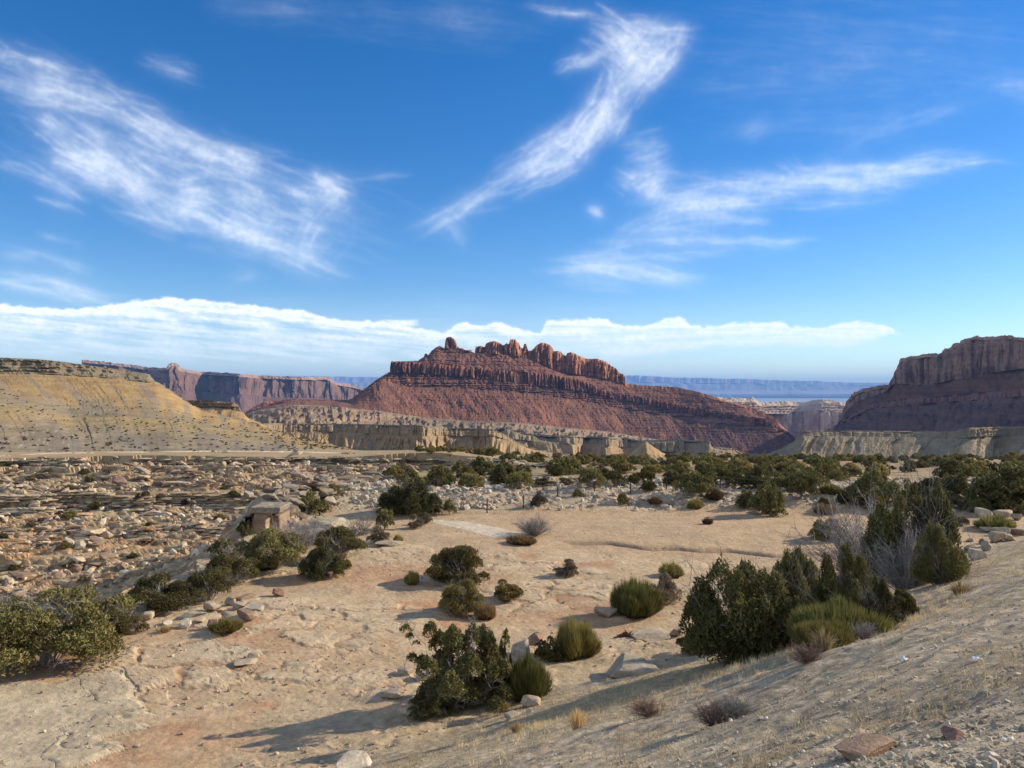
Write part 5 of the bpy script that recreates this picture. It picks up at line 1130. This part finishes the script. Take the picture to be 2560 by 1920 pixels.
# ------------------------------------------------------------------ clouds: cirrus on a high shell, density per vertex
def build_clouds():
    R = 120000.0
    px = np.arange(-420, 2990, 2.8); py = np.concatenate([np.arange(-300, 560, 2.8), np.arange(560, 975, 2.2)])
    A, B = np.meshgrid(px, py)
    rs = np.random.RandomState(5); nyr = 460; cell = 2.8; x0, y0 = -420.0, -300.0; NX, NY = 1220, nyr
    def blur(a, s):
        k = np.exp(-.5 * (np.arange(-int(3 * s) - 1, int(3 * s) + 2) / s) ** 2); k /= k.sum()
        a = np.apply_along_axis(lambda v: np.convolve(v, k, 'same'), 0, a); return np.apply_along_axis(lambda v: np.convolve(v, k, 'same'), 1, a)
    def fam(strokes, ang, wob=9.0, lon=1.0):
        """cirrus drawn as thousands of fine fibres that fade at both ends"""
        fine = np.zeros((NY, NX))
        for pts, w, amp in strokes:
            if len(pts) == 1: continue
            pts = np.array(pts, float); sg = np.hypot(*np.diff(pts, axis=0).T); cum = np.concatenate([[0], np.cumsum(sg)]); L = cum[-1]
            n = int(w * 1.7 + 6)
            for i in range(n):
                ln = L * rs.uniform(.25, .75) * lon + w * 1.2; s0 = rs.uniform(-.35 * w - .1 * L, L - .55 * ln); m = int(ln / 1.4) + 4; s = s0 + np.linspace(0, ln, m)
                f = np.clip(s / L, 0, 1); xx = np.interp(np.clip(s, 0, L), cum, pts[:, 0]); yy = np.interp(np.clip(s, 0, L), cum, pts[:, 1])
                ex = s - np.clip(s, 0, L); d0 = pts[1] - pts[0] if s0 < 0 else pts[-1] - pts[-2]; d0 = d0 / np.hypot(*d0)
                xx = xx + np.where(ex != 0, ex * (d0[0]), 0); yy = yy + np.where(ex != 0, ex * (d0[1]), 0)
                off = np.clip(rs.normal(), -2.1, 2.1) * w * .62; tilt = rs.normal() * .10 + .02
                tx, ty = np.gradient(xx), np.gradient(yy); q = np.hypot(tx, ty) + 1e-6; nx, ny = -ty / q, tx / q
                o = off + tilt * (s - s0 - ln / 2) + wob * gn(s / 75 + rs.rand() * .6, np.full(m, off / 40 + ang), 3) + 2.0 * gn(s / 22, np.full(m, i * 3.1), 4)
                X_, Y_ = (xx + nx * o - x0) / cell, (yy + ny * o - y0) / cell
                t = np.linspace(0, 1, m); wt = amp * w / n * 1.35 * np.sin(np.pi * t) ** .8 * (rs.rand() ** 1.3 * 1.9 + .1)
                ok = (X_ > 1) & (X_ < NX - 2) & (Y_ > 1) & (Y_ < NY - 2); X_, Y_, wt = X_[ok], Y_[ok], wt[ok]; ix, iy = X_.astype(int), Y_.astype(int); fx, fy = X_ - ix, Y_ - iy
                for a_, b_, g in ((0, 0, (1 - fx) * (1 - fy)), (1, 0, fx * (1 - fy)), (0, 1, (1 - fx) * fy), (1, 1, fx * fy)): np.add.at(fine, (iy + b_, ix + a_), wt * g)
        return fine
    SA = [([(-60, 130), (0, 162), (324, 266)], 34, .42), ([(-60, 190), (0, 208), (130, 240), (260, 272)], 24, .42), ([(30, 125), (180, 190)], 18, .22),
          ([(104, 289), (200, 350), (300, 405), (393, 492)], 36, .62), ([(145, 395), (215, 415), (290, 434)], 30, .9), ([(100, 285), (160, 330)], 14, .55),
          ([(278, 283), (400, 345), (463, 370), (608, 417)], 42, .52), ([(560, 390), (640, 420)], 30, .35), ([(312, 463), (405, 498)], 16, .62),
          ([(417, 509), (500, 530), (555, 555), (680, 600), (781, 637)], 26, .8), ([(420, 515), (500, 540)], 24, .6), ([(440, 478), (520, 470)], 32, .5),
          ([(560, 470), (640, 510), (700, 530)], 26, .45), ([(665, 530), (780, 555), (760, 600)], 16, .42), ([(775, 445), (820, 465), (856, 482)], 26, .7),
          ([(690, 470), (780, 500)], 22, .5), ([(290, 520), (400, 555), (493, 573)], 10, .4), ([(-40, 395), (0, 405), (110, 445), (200, 492)], 12, .5), ([(81, 492), (190, 527)], 6, .35),
          ([(350, 145), (385, 160), (480, 190)], 18, .16), ([(0, 250), (500, 480), (800, 570)], 110, .16), ([(860, 452), (940, 446), (1007, 437)], 4, .35), ([(90, 585), (190, 610)], 8, .2), ([(740, 640), (860, 520)], 60, .08)]
    SB = [([(1489, 59), (1560, 95), (1640, 120)], 44, .6), ([(1560, 60), (1707, 80)], 22, .45), ([(1700, 75), (1650, 140), (1575, 215)], 46, .62), ([(1540, 95), (1600, 150)], 50, .4),
          ([(1530, 190), (1515, 270), (1430, 385), (1330, 430)], 40, .68), ([(1560, 210), (1500, 310)], 42, .4), ([(1397, 178), (1450, 150), (1522, 119)], 22, .38), ([(1460, 300), (1330, 405), (1280, 440)], 32, .45),
          ([(1300, 436), (1220, 480), (1140, 530), (1080, 560)], 26, .32), ([(1298, 23), (1380, 28), (1470, 40)], 10, .35), ([(1100, 545), (1160, 600)], 24, .14)]
    SC = [([(1970, 405), (2000, 430), (2222, 422), (2350, 405), (2470, 396)], 19, .5), ([(1960, 440), (2150, 440), (2300, 425)], 18, .4), ([(1661, 462), (1800, 455), (1958, 465), (2222, 462)], 24, .5),
          ([(1562, 505), (1750, 495), (1925, 506), (2123, 508)], 13, .48), ([(1522, 600), (1590, 560), (1661, 528), (1859, 505)], 26, .45), ([(1496, 625), (1600, 605), (1760, 597), (1951, 605)], 11, .6),
          ([(1340, 672), (1420, 665), (1496, 668), (1600, 680), (1690, 697)], 19, .62), ([(1430, 650), (1600, 640), (1800, 630)], 10, .42), ([(1700, 545), (1900, 560)], 14, .3), ([(1560, 580), (1800, 575)], 12, .35),
          ([(1565, 395), (1640, 375)], 40, .25), ([(1540, 440), (1580, 460), (1660, 430)], 26, .42), ([(1620, 500), (1640, 470)], 26, .35), ([(1470, 525), (1500, 540)], 12, .35), ([(1400, 700), (1560, 720)], 14, .22)]
    SD = [([(2640, 190), (2387, 251), (2230, 310), (2100, 375)], 26, .18), ([(2500, 215), (2640, 225)], 36, .32), ([(1850, 330), (1920, 310)], 30, .14), ([(1700, 320), (2300, 290)], 40, .1), ([(1700, 60), (2500, 120)], 130, .10), ([(900, 40), (1300, 60)], 60, .13), ([(1700, 200), (2300, 160)], 60, .12), ([(500, 0), (900, 30)], 50, .12)]
    SE = [([(-100, 690), (0, 700), (120, 715), (240, 742), (330, 755)], 18, .6), ([(-80, 620), (100, 640), (240, 680)], 16, .18), ([(560, 700), (640, 690)], 16, .12)]
    fine = fam(SA, 1.0) + fam(SB, 2.0, 14) + fam(SC, 3.0, 5) + .38 * fam(SD, 4.0, 6) + fam(SE, 5.0, 4)
    img = .36 * blur(fine, .85) + .34 * blur(fine, 2.6) + .40 * blur(fine, 8.0)
    gx, gy = np.clip((A - x0) / cell, 0, NX - 2), np.clip((B - y0) / cell, 0, NY - 2); ix, iy = gx.astype(int), gy.astype(int); fx, fy = gx - ix, gy - iy
    D = img[iy, ix] * (1 - fx) * (1 - fy) + img[iy, ix + 1] * fx * (1 - fy) + img[iy + 1, ix] * (1 - fx) * fy + img[iy + 1, ix + 1] * fx * fy
    D = D * (.60 + .75 * ss(.2, .8, .5 + .5 * fbm(A / 110, B / 70, 4, 81, .5)))
    D = .64 * (1 - np.exp(-CIR * D))
    # long low bank of cloud over the horizon
    top = [(-420, 745), (-100, 752), (0, 758), (90, 768), (190, 770), (250, 762), (347, 747), (428, 742), (550, 752), (654, 764), (700, 772), (752, 772), (839, 795), (955, 802), (1070, 820), (1110, 832), (1140, 806), (1165, 803), (1200, 812), (1239, 802), (1285, 815), (1350, 832), (1366, 800), (1417, 795), (1460, 797), (1509, 794), (1535, 806), (1580, 812), (1625, 808), (1650, 799), (1676, 791), (1700, 789), (1716, 800), (1730, 810), (1760, 815), (1826, 807), (1900, 806), (1958, 802), (1975, 816), (2057, 816), (2100, 806), (2150, 803), (2222, 812), (2240, 828), (2300, 835)]
    bot = [(-420, 930), (0, 915), (300, 935), (700, 945), (1000, 945), (1562, 912), (1760, 884), (2000, 880), (2123, 882), (2180, 868), (2222, 850), (2305, 838)]
    wa = B + 8 * fbm(A / 44, B / 24, 5, 61, .6) + 3 * fbm(A / 14, B / 9, 3, 62)
    tp, bt = ip(A, top), ip(A, bot)
    e = ss(-2, 9, wa - tp) * ss(0, 1, (bt - wa) / np.where(A < 1500, 60, 26)) * ss(2310, 2270, A + 10 * gn(B / 6, A / 60, 63))
    f = (wa - tp) / (bt - tp + 1)
    st = .5 + .5 * fbm(A / 210 + .3 * gn(A / 200, B / 50, 66), (B - .10 * A * (A < 1100)) / 13, 5, 64, .6)
    st2 = .5 + .5 * fbm(A / 120, (B - .12 * A * (A < 1100)) / 34, 4, 68, .55)
    body = lerp(1.1, .62, ss(0, .5, f)) * lerp(.22, 1.12, ss(.25, .72, .55 * st + .45 * st2 + .25 * ss(.16, 0, f))) * lerp(1, .72, ss(.5, 1, f))
    body = np.where(A > 1300, lerp(body, 1.0 * lerp(.6, 1.05, st), .45), body)
    D = np.maximum(D, np.clip(e * body, 0, .97))
    ln = np.exp(-((A - 1002) / 42) ** 4) * ss(797, 804, B + 3 - 3 * np.cos((A - 1002) / 30)) * ss(819, 812, B)
    D = np.maximum(D, .85 * ln)
    D = np.maximum(D, .30 * ss(700, 900, B + 12 * gn(A / 200, B / 30, 67)) * ss(972, 930, B) * (.5 + .8 * (st - .3)) * ss(2500, 1400, A))
    D *= ss(-420, -200, A) * ss(2990, 2800, A) * ss(-300, -150, B) * ss(975, 950, B)
    dx, dz = (A - CX) / F, (HY - B) / F; n = np.sqrt(dx * dx + 1 + dz * dz)
    V = np.stack([dx / n * R, 1 / n * R, dz / n * R], -1)
    m, nt, p, out = mat_base("cloud_vapour"); m.cycles.emission_sampling = 'NONE'; N, L = nt.nodes, nt.links; N.remove(p)
    a = N.new('ShaderNodeAttribute'); a.attribute_name = 'Col'
    tr = N.new('ShaderNodeBsdfTransparent'); em = N.new('ShaderNodeEmission'); mx = N.new('ShaderNodeMixShader')
    em.inputs[0].default_value = (.93, .965, 1, 1); em.inputs[1].default_value = CLOUD
    tc = N.new('ShaderNodeTexCoord'); nz = N.new('ShaderNodeTexNoise'); nz.inputs['Scale'].default_value = 0.0011; nz.inputs['Detail'].default_value = 4
    mr = N.new('ShaderNodeMapRange'); mr.inputs[1].default_value = .3; mr.inputs[2].default_value = .7; mr.inputs[3].default_value = .8; mr.inputs[4].default_value = 1.12
    mu = N.new('ShaderNodeMath'); mu.operation = 'MULTIPLY'; mu.use_clamp = True
    L.new(tc.outputs['Object'], nz.inputs['Vector']); L.new(nz.outputs[0], mr.inputs[0]); L.new(mr.outputs[0], mu.inputs[1])
    L.new(a.outputs['Fac'], mu.inputs[0]); L.new(mu.outputs[0], mx.inputs[0]); L.new(tr.outputs[0], mx.inputs[1]); L.new(em.outputs[0], mx.inputs[2]); L.new(mx.outputs[0], out.inputs[0])
    q0 = grid_faces(*A.shape); az, el = np.meshgrid(np.linspace(rad(115), rad(300), 70), np.linspace(rad(8), rad(80), 30))   # unseen glowing cloud shell behind the camera, added as neutral fill light
    V2 = np.stack([np.sin(az) * np.cos(el), np.cos(az) * np.cos(el), np.sin(el)], -1) * R * .98
    D2 = np.clip(.42 + .5 * fbm(az * 5, el * 7, 4, 71), 0, .95) * ss(rad(115), rad(125), az) * ss(rad(300), rad(292), az) * ss(rad(8), rad(14), el)
    DD = np.concatenate([D.ravel(), D2.ravel()])
    o = make_obj("clouds", np.concatenate([V.reshape(-1, 3), V2.reshape(-1, 3)]), np.concatenate([q0, grid_faces(*az.shape) + A.size]), cols=np.repeat(DD[:, None], 3, -1), mats=[m], smooth=True)
    tag(o, "wispy white cirrus streaks and a low bank of cloud over the horizon", "clouds", kind='structure')
CLOUD = 0.92; CIR = 0.62
build_clouds()

# ------------------------------------------------------------------ haze: the air between here and the far range
def build_haze():
    x, y0, y1, z0, z1 = 60000, -3000, 62000, -345, 1000
    v = [(a * x, b, c) for a in (-1, 1) for b in (y0, y1) for c in (z0, z1)]
    q = [(0, 1, 3, 2), (4, 6, 7, 5), (0, 4, 5, 1), (2, 3, 7, 6), (0, 2, 6, 4), (1, 5, 7, 3)]
    m = bpy.data.materials.new("air"); m.use_nodes = True; nt = m.node_tree; nt.nodes.clear()
    out = nt.nodes.new('ShaderNodeOutputMaterial'); pv = nt.nodes.new('ShaderNodeVolumePrincipled')
    pv.inputs['Color'].default_value = (.24, .50, 1.0, 1); pv.inputs['Density'].default_value = 2.8e-5; pv.inputs['Anisotropy'].default_value = 0.0
    nt.links.new(pv.outputs[0], out.inputs['Volume'])
    o = make_obj("haze", v, q, mats=[m]); tag(o, kind='stuff')
build_haze()
